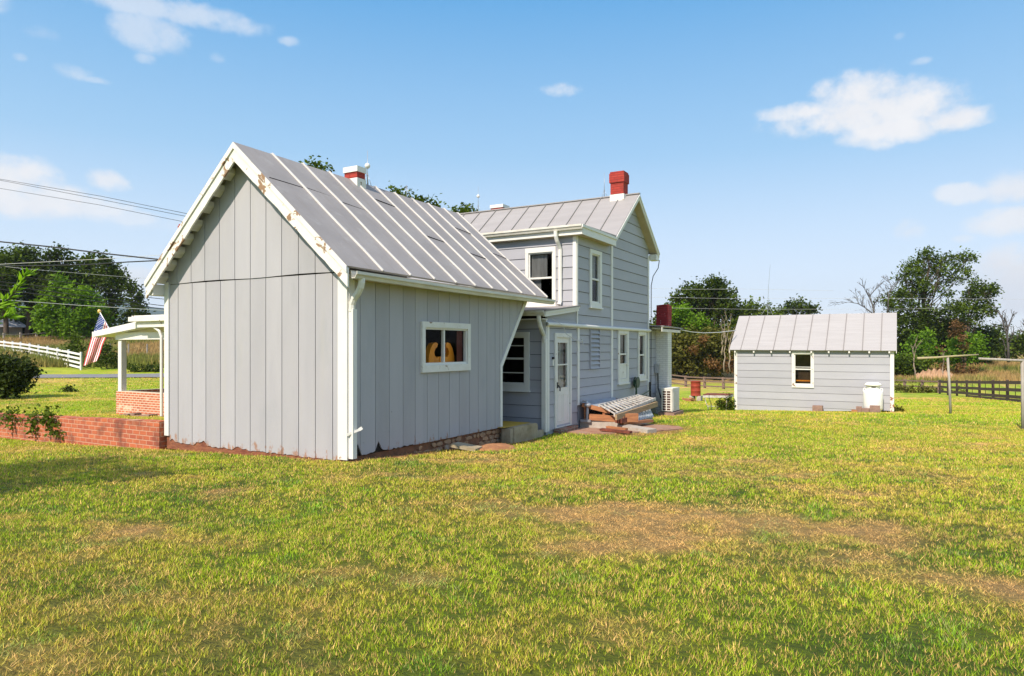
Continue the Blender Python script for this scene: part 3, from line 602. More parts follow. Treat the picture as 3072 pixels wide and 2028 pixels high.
# ================================================================= the front wing
XL, XR, YF = -11.20, -6.96, 7.44
RXc, RZ = -9.08, 3.22          # ridge
def zroof(x): return RZ - .04 - abs(x - RXc) * .889
WF = ('Y', YF); WS = ('X', XR)
fr_edges = [-11.09, -10.85, -10.47, -10.11, -9.74, -9.38, -9.02, -8.66, -8.30, -7.94, -7.59, -7.24, -7.12]
_rg = [random.random() for _ in range(400)]
def ragf(u):
    b = -1.64
    k = vnoise(np.array([u * 6.0]), np.array([3.3]))[0]; k2 = vnoise(np.array([u * 22.0]), np.array([9.1]))[0]
    lift = max(0, k - .50) * .22 * (1.0 if u < -9.3 else .35) + k2 * .03
    return b - .035 + lift
mb = MB(); vboards(mb, WF, fr_edges, ragf, lambda u: 1.088, -.02, .0, rag=1); mb.build('front_wall', M['boards'], house)
gb = [-11.09] + fr_edges[1:]
mb = MB(); vboards(mb, WF, [-11.16, -10.86, -10.48, -10.12, -9.75, -9.37, -9.0, -8.64, -8.29, -7.93, -7.58, -7.25, -7.0], lambda u: 1.103 + .009 * math.sin(u * 3), lambda u: zroof(u) - .01, -.015, .014)
mb.build('gable_wall', M['boards'], house)
mb = MB(); mb.prism([(XL + .03, YF + .05, -1.6), (XR - .03, YF + .05, -1.6), (XR - .03, YF + .05, 1.1), (RXc, YF + .05, 3.0), (XL + .03, YF + .05, 1.1)], (0, .02, 0)); mb.build('wall_sheathing', M['dark'], house)
mb = MB(); wbox(mb, WF, -11.21, -11.09, -1.55, 1.13, -.02, .02); mb.box((XL - .02, YF - .0, -1.5), (XL, YF + .1, 1.06)); mb.build('corner_board', M['trimrot'], house)
mb = MB(); wbox(mb, WF, -7.12, -6.940, -1.64, 1.12, -.02, .022); mb.box((XR - .0, YF + .021, -1.6), (XR + .028, YF + .13, 1.06)); mb.build('corner_board', M['trimrot'], house)
mb = MB(); mb.box((XL + .02, YF + .012, -1.78), (XR - .02, YF + .10, -1.50)); mb.build('sill_beam', M['sill'], house)
# side wall with the cut-away end
sd_edges = [7.54, 7.72, 8.06, 8.39, 8.73, 9.05, 9.38, 9.71, 10.04, 10.35, 10.69, 11.0, 11.31, 11.62, 11.80]
hole = (9.27, 10.59, -.32, .34)
def rags(u):
    k2 = vnoise(np.array([u * 20.0]), np.array([5.1]))[0]
    r = .03 * k2
    for c, h in ((7.66, .20), (8.14, .17)):
        r += max(0, 1 - abs(u - c) / .09) * h
    return -1.62 + (r if u < 9 else .004 * k2)
mb = MB(); vboards(mb, WS, sd_edges, rags, lambda u: 1.06, -.02, .0, rag=1, holes=[hole], gap=.009)
zt = lambda u: 1.06
vboards(mb, WS, [11.80, 11.92, 12.21, 12.52, 12.86], lambda u: -.40 + (u - 11.80) * 1.29, zt, -.02, .0, gap=.009)
mb.build('side_wall', M['boards'], house)
mb = MB(); sk = MB(); sh = XR - .04
for a, b, c, d in ((YF + .06, 9.27, -1.6, 1.02), (10.59, 11.6, -1.6, 1.02), (9.27, 10.59, -1.6, -.32), (9.27, 10.59, .34, 1.02)): mb.box((sh - .03, a, c), (sh, b, d)); sk.box((XR - .035, a, c), (XR - .022, b, d))
mb.box((XL, YF + .1, -1.6), (XL + .06, 13.4, 1.05)); mb.box((XL + .07, 11.60, -1.6), (XR - .05, 11.66, 1.05))
mb.box((XL + .07, YF + .08, -1.66), (XR - .08, 11.6, -1.6)); mb.box((XL + .07, YF + .08, 1.02), (XR - .08, 11.6, 1.06))
mb.build('inner_wall', M['room'], house); sk.prism([WP(WS, 11.6, -1.6, -.022), WP(WS, 11.8, -1.6, -.022), WP(WS, 11.8, -.40, -.022), WP(WS, 12.86, .97, -.022), WP(WS, 11.6, .97, -.022)], (-.012, 0, 0)); sk.build('wall_sheathing', M['dark'], house)
mb = MB(); T = .05
mb.prism([WP(WS, 11.80, -1.62, .022), WP(WS, 11.88, -1.62, .022), WP(WS, 11.88, -.40, .022), WP(WS, 12.93, .97, .022), WP(WS, 12.85, 1.02, .022), WP(WS, 11.80, -.37, .022)], (-.06, 0, 0)); mb.build('end_trim', M['white'], house)
fr, _ = window(house, WS, 9.19, 10.67, -.43, .43, (.088, .10, .12), vert=9.86, glass=M['clearglass'], lab='low two-pane slider window with a chipped sill', sill=False, mt=M['white_worn'], curtain=[(10.40, 10.58, -.29, .31, M['redcurtain'])])
# roof of the wing
EY0, EY1 = 7.17, 13.47
EL, ER, EZ = -11.37, -6.71, 1.12
rp = (RXc, EY0, RZ); rq = (RXc, EY1, RZ - .05)
def bow(y): return 0
mb = MB()
roof_slab(mb, rp, rq, (ER, EY1, EZ - .03), (ER, EY0, EZ + .02), .03); roof_slab(mb, rp, rq, (EL, EY1, EZ - .03), (EL, EY0, EZ + .02), .03)
sy = [7.93, 8.60, 9.24, 9.88, 10.50, 11.10, 11.67, 12.26, 12.86, 13.42]
for y in sy:
    k = (y - EY0) / (EY1 - EY0)
    for ex in (ER, EL):
        a = Vector(lerp(rp, rq, k)); b = Vector(lerp((ex, EY0, EZ + .02), (ex, EY1, EZ - .03), k)); n = Vector((1 if ex == ER else -1, 0, 1.1)).normalized() * .014
        pts = [a + (b - a) * (i / 6) + n + Vector((0, .012 * math.sin(y * 7 + i * 1.7) * (0 < i < 6), 0)) for i in range(7)]
        for p_, q_ in zip(pts[:-1], pts[1:]): mb.beam(p_, q_, .024, .026, 1)
random.seed(4)
for i in range(len(sy) - 1):
    f = [.30, .36, .0, .2, .52, .0, .62, .30, .55][i] if i < 9 else 0
    if i == 0: pass
    ya, yb = sy[i] + .03, sy[i + 1] - .03
    for ff in ([f] if f else []):
        a = Vector((RXc + (ER - RXc) * ff, ya, RZ + (EZ - RZ) * ff + .004 - .005)); b = Vector((RXc + (ER - RXc) * (ff + .02), yb, RZ + (EZ - RZ) * (ff + .02) + .004 - .02)); mb.beam(a, b, .012, .012, 2)
mb.beam((RXc + .72, EY0 + .08, RZ - .63), (RXc + .74, sy[0] - .03, RZ - .655), .012, .012, 2)
roof = mb.build('roof', [M['roof_dark'], M['seam_light'], M['dark']], house); roof['label'] = 'steep dark grey tin roof with pale standing seams'
# rake boards at the front gable, peeling
for sx, ex in ((1, ER), (-1, EL)):
    mb = MB(); n = 22
    th_ = .20
    pts_t = []; pts_b = []
    for i in range(n + 1):
        k = i / n; x = RXc + (ex - RXc) * k; z = RZ + (EZ + .02 - RZ) * k
        rg = .028 * max(0, vnoise(np.array([k * 26.0 + sx * 3]), np.array([4.4]))[0] - .45) * (1 if .2 < k < .95 else .2)
        pts_t.append((x, z - .035)); pts_b.append((x, z - .035 - th_ * 1.32 + rg * 2))
    pts_b[0] = (RXc, RZ - .30)
    for i in range(n):
        a, b, c, d = pts_b[i], pts_b[i + 1], pts_t[i + 1], pts_t[i]
        mb.prism([(a[0], EY0 + .012, a[1]), (b[0], EY0 + .012, b[1]), (c[0], EY0 + .012, c[1]), (d[0], EY0 + .012, d[1])], (0, .03, 0))
    mb.build('rake_board', M['rake'], house)['label'] = 'peeling white rake board with bare brown wood'
    mb = MB(); mb.prism([(RXc, EY0 - .012, RZ - .003), (ex, EY0 - .012, EZ + .017), (ex - .0 * sx, EY0 - .012, EZ - .075), (RXc, EY0 - .012, RZ - .10)], (0, .022, 0)); mb.build('rake_moulding', M['rake'], house)
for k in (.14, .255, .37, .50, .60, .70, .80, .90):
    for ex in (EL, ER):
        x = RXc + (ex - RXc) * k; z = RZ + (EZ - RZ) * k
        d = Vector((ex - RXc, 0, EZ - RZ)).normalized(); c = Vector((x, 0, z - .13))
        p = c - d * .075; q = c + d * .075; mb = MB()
        mb.hexa([(p.x, EY0 + .045, p.z - .045), (q.x, EY0 + .045, q.z - .045), (q.x, YF - .02, q.z - .045), (p.x, YF - .02, p.z - .045), (p.x, EY0 + .045, p.z + .04), (q.x, EY0 + .045, q.z + .04), (q.x, YF - .02, q.z + .04), (p.x, YF - .02, p.z + .04)]); mb.build('lookout_block', M['gutter'], house)  # duller gutter paint puts the shade under the rake into the blocks' colour
mb = MB(); mb.box((-11.42, EY0 + .05, .90), (-11.215, YF + .1, 1.09)); mb.box((-11.54, EY0 + .14, .98), (-11.43, 13.4, 1.08)); mb.build('eave_return', M['white'], house)
# gutter along the right eave and its downpipe
def gutter(name, pts, w, h, side, mt, parent=house):
    """K-profile trough along a polyline; side = direction away from the wall"""
    mb = MB(); s = Vector(side).normalized(); prof = [(0, 0), (0, -h), (w * .62, -h), (w * .78, -h * .62), (w, -h * .42), (w, 0), (w - .012, 0), (w - .012, -h * .38), (w * .74, -h * .56), (w * .58, -h + .012), (.012, -h + .012), (.012, 0)]
    n = len(prof); vs = []
    for p in pts:
        for a, b in prof: q = Vector(p) + s * a; vs.append((q.x, q.y, q.z + b))
    fs = [(k * n + i, k * n + (i + 1) % n, (k + 1) * n + (i + 1) % n, (k + 1) * n + i) for k in range(len(pts) - 1) for i in range(n)] + [tuple(range(n)), tuple(range(len(pts) * n - 1, (len(pts) - 1) * n - 1, -1))]
    mb.add(vs, fs); return mb.build(name, mt, parent)
gutter('gutter', [(ER - .005, y, 1.07 - .006 * (y - 7.2) - .012 * math.sin((y - 7.2) * .7)) for y in np.linspace(7.26, 13.62, 9)], .115, .10, (1, 0, 0), M['gutter'])
mb = MB(); mb.box((XR + .0, YF + .10, .98), (ER - .01, 13.40, 1.01)); mb.box((ER - .03, 7.26, .985), (ER - .01, 13.45, 1.085)); mb.build('fascia', M['soffit'], house)
def downpipe(pts, r=.042, parent=house, name='downspout', mt=None):
    mb = MB(); mb.tube(pts, r, 8); return mb.build(name, mt or M['white'], parent, smooth=False)
downpipe([(-6.68, 7.44, 1.0), (-6.68, 7.44, .92), (-6.70, 7.445, .86), (-6.76, 7.455, .78), (-6.85, 7.47, .70), (-6.895, 7.48, .62), (-6.905, 7.485, .52)], .05)
mb = MB(); mb.box((-6.935, 7.445, -1.62), (-6.85, 7.53, .55)); mb.beam((-6.93, 7.40, -1.27), (-6.80, 7.52, -1.20), .012, .035); mb.beam((-6.80, 7.52, -1.20), (-6.76, 7.54, -1.17), .012, .045); mb.build('downspout', M['white'], house)
# rubble foundation under the side wall
mb = MB(); mb.box((XR - .16, 7.5, -2.3), (XR - .05, 11.85, -1.63)); mb.build('foundation', M['mortar'], house)
mb = MB(); random.seed(11)
for row in range(5):
    y = 9.0 + row * .05 + (row > 2) * 1.0
    while y < 11.74:
        wdt = random.uniform(.10, .26); hh_ = random.uniform(.07, .11); z = -1.69 - row * .088 + random.uniform(-.015, .015)
        k_ = 9; pts = []
        for q in range(k_): a = 2 * PI * q / k_; rr = random.uniform(.75, 1.15); pts.append((XR - .03 + random.uniform(-.012, .012), y + wdt / 2 + math.cos(a) * wdt / 2 * rr, z + math.sin(a) * hh_ / 2 * rr))
        if random.random() > .12: mb.prism(pts, (-.05, 0, 0))
        y += wdt * random.uniform(.98, 1.12)
mb.build('foundation_stone', M['stone'], house, smooth=False)

# ================================================================= stoop under the cut-away
st = thing('stoop', 'moss stained concrete stoop with a yellow painted top beside the cut away wall', 'stoop', (-7.6, 12.4, -2.0))
mb = MB(); mb.prism([(-6.68, 11.90, -2.1), (-6.68, 12.86, -2.1), (-6.68, 12.93, -1.69), (-6.68, 12.90, -1.635), (-6.68, 12.84, -1.61), (-6.68, 11.90, -1.61)], (-2.0, 0, 0)); mb.box((-6.9, 11.78, -2.1), (-6.70, 11.9, -1.63)); mb.build('stoop_block', M['concrete'], st)
mb = MB(); mb.box((-8.6, 11.72, -1.608), (-6.80, 12.80, -1.602)); mb.build('painted_top', M['yellow'], st)
mb = MB(); mb.box((-7.3, 12.98, -2.1), (-6.72, 13.28, -1.80)); mb.build('lower_step', M['concrete'], st)

# ================================================================= kitchen and two-storey part
XG = -6.73; WG = ('X', XG); WK = ('Y', 13.43); WU = ('Y', 15.01)
door_h = (13.82, 14.67, -1.82, .31); vent_h = (15.80, 16.43, -.55, .45); w1 = (17.76, 18.60, -1.01, .46); w2 = (19.42, 20.16, -.98, .455); uw = (15.79, 16.56, 1.01, 2.46)
inset = lambda h, k=.05: (h[0] + k, h[1] - k, h[2] + k, h[3] - k)
mb = MB()
lap(mb, WG, -1.84, .46, .283, const(13.43, 15.06), [inset(door_h)], z_ref=-1.84)
mb.prism([WP(WG, 13.43, .46, .008), WP(WG, 15.0, .46, .008), WP(WG, 15.0, .88, .002), WP(WG, 13.43, .70, .002)], (-.03, 0, 0))
wbox(mb, WG, 13.43, 15.0, .64, .655, .0, .014)
lap(mb, WG, -1.42, .46, .212, const(15.16, 17.26), [vent_h], z_ref=-1.40)
lap(mb, WG, -1.46, .46, .283, const(17.38, 20.40), [inset(w1), inset(w2)], z_ref=-1.46)
mb.build('side_wall', [M['siding'], M['dark']], house)
mb = MB()
lap(mb, WG, .55, 2.74, .283, const(15.05, 17.26), [inset(uw)], z_ref=.50)
yr = 18.88
lap(mb, WG, .55, 4.30, .283, lambda z: (17.38, 20.40) if z < 2.86 else (17.08 + (z - 2.86) / .795, 20.68 - (z - 2.86) / .795), [], z_ref=.46)
mb.build('gable_wall', [M['siding'], M['dark']], house)
kw = (-8.22, -7.14, -.97, .335)
mb = MB(); lap(mb, WK, -1.86, .62, .283, const(-9.6, -6.75), [inset(kw)], z_ref=-1.86); mb.build('kitchen_wall', [M['siding'], M['dark']], house)
u1 = (-8.09, -7.25, 1.0, 2.45); u0 = (-9.78, -8.94, 1.0, 2.40)
mb = MB(); lap(mb, WU, .85, 2.70, .275, const(-18.0, -6.75), [inset(u1), inset(u0)], z_ref=.83); mb.build('upper_wall', [M['siding'], M['dark']], house)
# plain hidden walls, floors and the rooms
mb = MB()
mb.box((-18.5, 20.5, -2.4), (-6.8, 20.56, 2.8)); mb.box((-18.56, 12.9, -2.6), (-18.5, 20.5, 2.6)); mb.box((-18.5, 13.48, .56), (-6.80, 20.5, .62)); mb.box((-18.5, 15.1, 2.66), (-6.80, 20.5, 2.72))
mb.box((-18.5, 13.48, -2.0), (-6.80, 20.5, -1.9)); mb.box((-9.7, 13.48, -1.9), (-9.64, 15.0, .9)); mb.box((-11.8, 15.1, -1.9), (-11.74, 20.5, 2.7)); mb.box((-18.5, 13.40, -2.5), (-9.6, 13.46, .86))
mb.build('inner_wall', M['room'], house)
mb = MB(); mb.box((-6.85, 13.45, -2.3), (-6.75, 15.2, -1.84)); mb.box((-6.85, 15.2, -2.3), (-6.75, 20.5, -1.42)); mb.box((-9.6, 13.46, -2.3), (-6.86, 13.56, -1.86)); mb.build('foundation', [M['siding'], M['dark']], house)
mb = MB(); mb.box((-6.72, 13.80, -2.2), (-6.56, 14.76, -1.845)); mb.build('brick_step', brick_mat('step_brick', (.30, .09, .05), (.22, .12, .08), (.30, .25, .2), .2, .07, .012, ((.30, .27, .23), 6, .5, .66)), house)
# trims
for (a, b, c, d, wl) in ((13.43, 13.52, -1.86, .47, WG), (15.05, 15.16, -1.40, .47, WG), (17.26, 17.38, -1.42, .47, WG), (20.33, 20.46, -1.5, .47, WG), (15.01, 15.07, .55, 2.72, WG), (17.26, 17.38, .55, 2.74, WG), (20.36, 20.46, .55, 2.82, WG), (-6.83, -6.715, -1.88, .60, WK), (-6.80, -6.715, .98, 2.68, WU)):
    mb = MB(); wbox(mb, wl, a, b, c, d, -.01, .032); mb.build('corner_board', M['trimrot'] if d < .5 and a > 17 else M['white'], house)
mb = MB(); mb.box((XG, 13.36, .462), (XG + .06, 20.47, .548)); mb.tube([(XG + .055, 13.36, .505), (XG + .055, 20.47, .505)], .045, 10); mb.build('belt_rail', M['white'], house)
# door
mb = MB(); ring(mb, WG, 13.80, 14.69, -1.83, .32, (.075, .10, .02), -.05, .04); dr = mb.build('door', M['white_worn'], house)
mb = MB(); g0, g1, gz0, gz1 = 14.0, 14.50, -.93, .10
ring(mb, WG, 13.876, 14.614, -1.81, .219, (.115, .12, .88), -.04, .012)
for a in (13.98, 14.27): 
    for (b, c) in ((-1.70, -1.08),): ring(mb, WG, a, a + .24, b, c, (.02, .02, .02), .012, .02)
mb.build('door_leaf', M['white'], dr)
mb = MB(); mb.add([WP(WG, 13.98, -.95, -.01), WP(WG, 14.52, -.95, -.01), WP(WG, 14.52, .11, -.01), WP(WG, 13.98, .11, -.01)], [(0, 1, 2, 3)]); mb.build('pane', M['glass'], dr)
mb = MB(); wbox(mb, WG, 13.99, 14.50, -.42, -.39, -.012, .01); wbox(mb, WG, 13.99, 14.16, -.12, -.10, -.04, -.02); wbox(mb, WG, 14.15, 14.17, -.9, .1, -.04, -.02); mb.build('glazing_bar', M['white'], dr)
mb = MB(); wbox(mb, WG, 14.17, 14.50, -.93, .08, -.10, -.09); mb.build('curtain', M['curtain'], dr)
mb = MB(); mb.tube([(XG + .02, 13.93, -.86), (XG + .06, 13.93, -.88), (XG + .065, 13.99, -.92), (XG + .06, 14.0, -1.0)], .014, 6); wbox(mb, WG, 13.90, 13.96, -.93, -.80, .012, .03); mb.build('door_handle', M['black'], dr)
mb = MB(); wbox(mb, WG, 13.68, 13.74, -.42, -.28, .015, .04); wbox(mb, WG, 13.685, 13.735, -.30, -.26, .04, .05); mb.build('doorbell', M['white'], house)
mb = MB(); wbox(mb, WG, 13.68, 13.74, -.275, -.22, .015, .05); mb.build('door_camera', M['black'], house)
# louvred shutter patch
mb = MB(); wbox(mb, WG, 15.80, 15.83, -.55, .45, -.01, .05); wbox(mb, WG, 16.40, 16.43, -.55, .45, -.01, .05); z = -.55
while z < .44:
    mb.hexa([WP(WG, 15.83, z, -.01), WP(WG, 16.40, z, -.01), WP(WG, 16.40, z, .055), WP(WG, 15.83, z, .055), WP(WG, 15.83, z + .108, -.01), WP(WG, 16.40, z + .108, -.01), WP(WG, 16.40, z + .108, .002), WP(WG, 15.83, z + .108, .002)]); z += .111
mb.build('wall_vent', [M['siding'], M['dark']], house)
# windows
window(house, WG, *w1, (.13, .09, .12), sill=True, lab='narrow white window with a boarded lower panel', mt=M['white_worn'], meet=-.20, curtain=[(17.9, 18.46, -.17, .36, M['curtain'])])
mb = MB(); wbox(mb, WG, 17.90, 18.46, -.88, -.50, -.03, .02); wbox(mb, WG, 17.89, 18.47, -.50, -.46, -.03, .035); mb.build('window_panel', M['white_worn'], house)
window(house, WG, *w2, (.11, .09, .12), lab='narrow white window at the far corner', meet=-.24, mt=M['white_worn'], curtain=[(19.55, 19.75, -.85, .35, M['curtain'])])
window(house, WG, *uw, (.12, .10, .11), lab='tall narrow upstairs side window', meet=1.72, curtain=[(16.1, 16.42, 1.75, 2.35, M['curtain'])])
window(house, WK, *kw, (.12, .10, .13), lab='wide dark window behind the stoop', meet=-.26, bars=(.03, -.58), curtain=None)
window(house, WU, *u1, (.085, .12, .09), lab='tall upstairs window above the wing roof', meet=1.70, curtain=[(-7.98, -7.72, 1.12, 2.3, M['curtain']), (-7.98, -7.55, 1.74, 2.3, M['curtain'])])
window(house, WU, *u0, (.11, .14, .10), lab='upstairs window mostly behind the wing roof', meet=1.70)
# kitchen lean-to roof with its edge boards
mb = MB(); roof_slab(mb, (-6.60, 15.0, 1.0), (-11.0, 15.0, 1.0), (-11.0, 13.16, .80), (-6.60, 13.16, .80), .03); kr = mb.build('kitchen_roof', M['roof_dark'], house)
mb = MB(); mb.prism([(-6.64, 13.18, .765), (-6.64, 14.99, .965), (-6.64, 14.99, .86), (-6.64, 13.18, .655)], (-.05, 0, 0)); mb.prism([(-6.615, 13.18, .768), (-6.615, 14.99, .968), (-6.615, 14.99, .925), (-6.615, 13.18, .725)], (-.02, 0, 0)); mb.box((-9.6, 13.2, .60), (-6.7, 13.43, .62)); mb.build('fascia', M['white'], house)
gutter('gutter', [(x, 13.18, .79) for x in (-9.5, -8, -6.62)], .11, .11, (0, -1, 0), M['gutter'])
downpipe([(-6.76, 13.12, .68), (-6.76, 13.13, .58), (-6.755, 13.18, .45), (-6.75, 13.27, .33), (-6.75, 13.34, .25), (-6.75, 13.36, .1)], .048, mt=M['gutter'])
mb = MB(); mb.box((-6.80, 13.33, -1.86), (-6.70, 13.42, .18)); mb.build('downspout', M['white'], house)
# low-pitched front eave upstairs: box eave, gutter, downpipe
mb = MB(); roof_slab(mb, (-6.48, 17.1, 2.95), (-18, 17.1, 2.95), (-18, 14.80, 2.90), (-6.48, 14.80, 2.90), .03); mb.build('roof_skirt', M['roof_light'], house)
mb = MB(); mb.box((-18, 14.86, 2.66), (-6.49, 15.0, 2.68)); mb.box((-6.72, 15.0, 2.68), (-6.51, 17.06, 2.70)); mb.build('soffit', M['soffit'], house)
mb = MB(); mb.box((-18, 14.83, 2.67), (-6.49, 14.86, 2.87)); mb.box((-6.51, 14.86, 2.665), (-6.48, 17.04, 2.86)); mb.box((-6.485, 14.80, 2.83), (-6.455, 17.06, 2.895)); mb.build('fascia', M['white'], house)
gutter('gutter', [(x, 14.83, 2.895) for x in (-18, -12, -6.47)], .11, .11, (0, -1, 0), M['gutter'])
downpipe([(-7.15, 14.76, 2.78), (-7.15, 14.77, 2.66), (-7.14, 14.82, 2.55), (-7.13, 14.90, 2.45), (-7.12, 14.95, 2.36), (-7.12, 14.95, 1.10), (-7.13, 14.90, 1.02)], .05)
# main roof
mb = MB(); R0, R1 = (-6.48, yr, 4.40), (-18.6, yr, 4.40)
roof_slab(mb, R0, R1, (-18.6, 17.03, 2.93), (-6.48, 17.03, 2.93), .03); roof_slab(mb, R0, R1, (-18.6, 20.77, 2.93), (-6.48, 20.77, 2.93), .03)
x = -7.05
while x > -18.5:
    for ye in (17.03, 20.77): mb.beam(Vector((x, yr, 4.412)), Vector((x, ye, 2.945)), .022, .03, 1)
    x -= .60
mr = mb.build('roof', [M['roof_light'], M['seam_dark']], house); mr['label'] = 'pale tin roof over the two-storey part'
mb = MB(); mb.beam((-6.46, yr, 4.415), (-18.6, yr, 4.415), .10, .03); mb.build('ridge_cap', M['roof_light'], mr)
mb = MB()
for ye in (17.03, 20.77):
    mb.prism([(-6.475, yr, 4.365), (-6.475, ye, 2.895), (-6.475, ye, 2.77), (-6.475, yr, 4.23)], (-.03, 0, 0)); mb.prism([(-6.455, yr, 4.385), (-6.455, ye, 2.915), (-6.455, ye, 2.86), (-6.455, yr, 4.325)], (-.018, 0, 0))
mb.box((-6.72, 20.50, 2.68), (-6.49, 20.78, 2.86)); mb.build('rake_board', M['white'], house)
mb = MB()
for ye in (17.10, 20.70): mb.prism([(-6.51, yr, 4.27), (-6.51, ye, 2.83), (-6.51, ye, 2.81), (-6.51, yr, 4.25)], (-.21, 0, 0))
mb.build('soffit', M['soffit'], house)
downpipe([(-6.47, 20.75, 2.7), (-6.50, 20.72, 2.45), (-6.62, 20.6, 2.2), (-6.66, 20.53, 1.9), (-6.66, 20.5, -1.2)], .012, name='wall_cable', mt=M['black'])
# chimneys and lightning rods
def chimney(cx, cy, wx, wy, zb, zt_, cap, red=M['redbrick'], base=None):
    mb = MB(); mb.box((cx - wx / 2, cy - wy / 2, zb), (cx + wx / 2, cy + wy / 2, zt_ - .02)); 
    if cap == 'corbel':
        mb.box((cx - wx / 2 - .03, cy - wy / 2 - .03, zt_ - .32), (cx + wx / 2 + .03, cy + wy / 2 + .03, zt_ - .05)); mb.box((cx - wx / 2 - .01, cy - wy / 2 - .01, zt_ - .05), (cx + wx / 2 + .01, cy + wy / 2 + .01, zt_))
    o = mb.build('chimney', red, house)
    if cap == 'white': mb = MB(); mb.box((cx - wx / 2 - .02, cy - wy / 2 - .02, zt_ - .02), (cx + wx / 2 + .02, cy + wy / 2 + .02, zt_ + .085)); mb.build('chimney_cap', M['white'], o)
    if base: mb = MB(); mb.box((cx - wx / 2 - .015, cy - wy / 2 - .015, zb - .3), (cx + wx / 2 + .015, cy + wy / 2 + .015, base)); mb.build('chimney_flashing', M['white_worn'], o)
    return o
chimney(-7.08, 18.86, .40, .36, 4.0, 5.08, 'corbel', base=4.42)['label'] = 'tall red brick chimney with corbelled top at the gable end'
chimney(-11.5, 19.5, .46, .4, 3.6, 4.60, 'white')['label'] = 'red chimney with white cap behind the ridge'
chimney(-9.08, 9.92, .32, .22, 3.0, 3.35, 'white', base=3.21)['label'] = 'small red and white chimney on the wing ridge'
chimney(-18.78, 13.2, .34, .34, -2.2, 3.72, 'corbel')['label'] = 'red chimney peeping past the left eave'
def rod(x, y, z0, z1, ball=None):
    mb = MB(); mb.tube([(x, y, z0), (x, y, z1)], [.010, .004], 5)
    if ball: mb.ball((x, y, ball), .055, nu=10, nv=8, mi=1)
    for a in (0, 2.1, 4.2): mb.tube([(x, y, z0 + .28), (x + .1 * math.cos(a), y + .1 * math.sin(a), z0)], .005, 4)
    mb.build('lightning_rod', [M['metal'], M['white']], house, smooth=True)
rod(RXc, 10.28, 3.15, 3.86, 3.56); rod(-11.95, yr, 4.38, 5.25, 4.93); rod(-7.55, yr, 4.38, 5.15); rod(RXc, 11.5, 3.15, 3.42)
# back lean-to with the whitewashed chimney
mb = MB(); lap(mb, WG, -1.6, .55, .283, const(20.47, 22.3), [], z_ref=-1.46); mb.build('back_wall', [M['siding'], M['dark']], house)
mb = MB(); mb.box((-12, 20.6, .56), (-6.30, 22.5, .60)); mb.box((-6.33, 20.49, .47), (-6.30, 22.5, .62)); mb.box((-12, 22.27, -2.4), (-6.75, 22.3, .55)); mb.build('back_roof', M['gutter'], house)
mb = MB(); mb.prism([(-6.25, 20.47, .625), (-6.25, 22.6, .60), (-12, 22.6, .9), (-12, 20.47, .9)], (0, 0, .03)); mb.build('back_roof_sheet', M['roof_light'], house)
mb = MB(); mb.prism([(-6.73, 21.2, -2.3), (-6.34, 21.2, -2.3), (-6.34, 21.2, .66), (-6.73, 21.2, .66)], (0, .42, 0)); wc = mb.build('chimney', M['whitebrick'], house); wc['label'] = 'whitewashed chimney with a chipped red stack beside the back wall'
mb = MB(); c = [(-6.72, 21.2), (-6.34, 21.2), (-6.34, 21.6), (-6.72, 21.6)]; mb.hexa([(x, y, .66) for x, y in c] + [(x + .015, y, 1.33 + .03 * math.sin(i * 2)) for i, (x, y) in enumerate(c)]); mb.build('chimney_stack', M['oldbrick'], wc)
# services on the wall
mb = MB(); mb.box((-6.70, 20.98, -.82), (-6.60, 21.16, -.55)); mb.build('meter_box', M['metal'], house)
downpipe([(-6.63, 21.1, -.82), (-6.62, 21.1, -1.3), (-6.55, 21.15, -1.6), (-6.35, 21.0, -1.75), (-6.15, 20.7, -1.8)], .02, name='conduit', mt=M['black'])
downpipe([(-6.66, 20.42, -1.08), (-6.66, 20.44, -1.5), (-6.60, 20.5, -1.8)], .03, name='drain_pipe', mt=M['black'])
hr = MB(); hr.lathe((0, 0, 0), [(.05, -.05), (.16, -.05), (.16, -.035), (.06, -.03), (.06, .03), (.16, .035), (.16, .05), (.05, .05)], 16)
hv = [(-6.60 + v[2], 19.0 + v[0], -1.02 + v[1]) for v in hr.v]; mb = MB(); mb.add(hv, hr.f); mb.tube([(-6.60, 19.0, -1.05), (-6.60, 19.02, -1.7)], .015, 6); mb.tube([(-6.6, 18.84, -1.0), (-6.55, 18.80, -1.25), (-6.6, 18.9, -1.5), (-6.6, 19.5, -1.42), (-6.62, 20.3, -1.32)], .014, 6)
tag(mb.build('hose_reel', M['greenplastic'], None, (-6.6, 19.0, -1.1)), 'dark green garden hose reel on the wall below the narrow far window', 'hose reel')
mb = MB(); mb.tube([(-6.66, 15.25, -1.3), (-6.55, 15.25, -1.32), (-6.52, 15.22, -1.5), (-6.52, 15.2, -1.78)], .035, 8); mb.ball((-6.50, 15.2, -1.40), .085, (1, 1.2, .7)); mb.box((-6.66, 15.12, -1.80), (-6.40, 15.32, -1.74)); mb.build('gas_meter', M['metal'], house)
mb = MB(); mb.tube([(XG + .07, 14.15, .47), (XG + .12, 14.2, .30), (XG + .14, 14.6, .18), (XG + .1, 15.0, .14), (XG + .06, 15.25, .15)], .008, 5); mb.tube([(XG + .1, 13.5, .62), (XG + .16, 13.8, .52), (XG + .08, 14.1, .50)], .006, 5); mb.tube([(XG + .06, 15.2, .2), (XG + .09, 15.24, .05)], .012, 5); mb.build('wall_wire', M['palewire'], house)

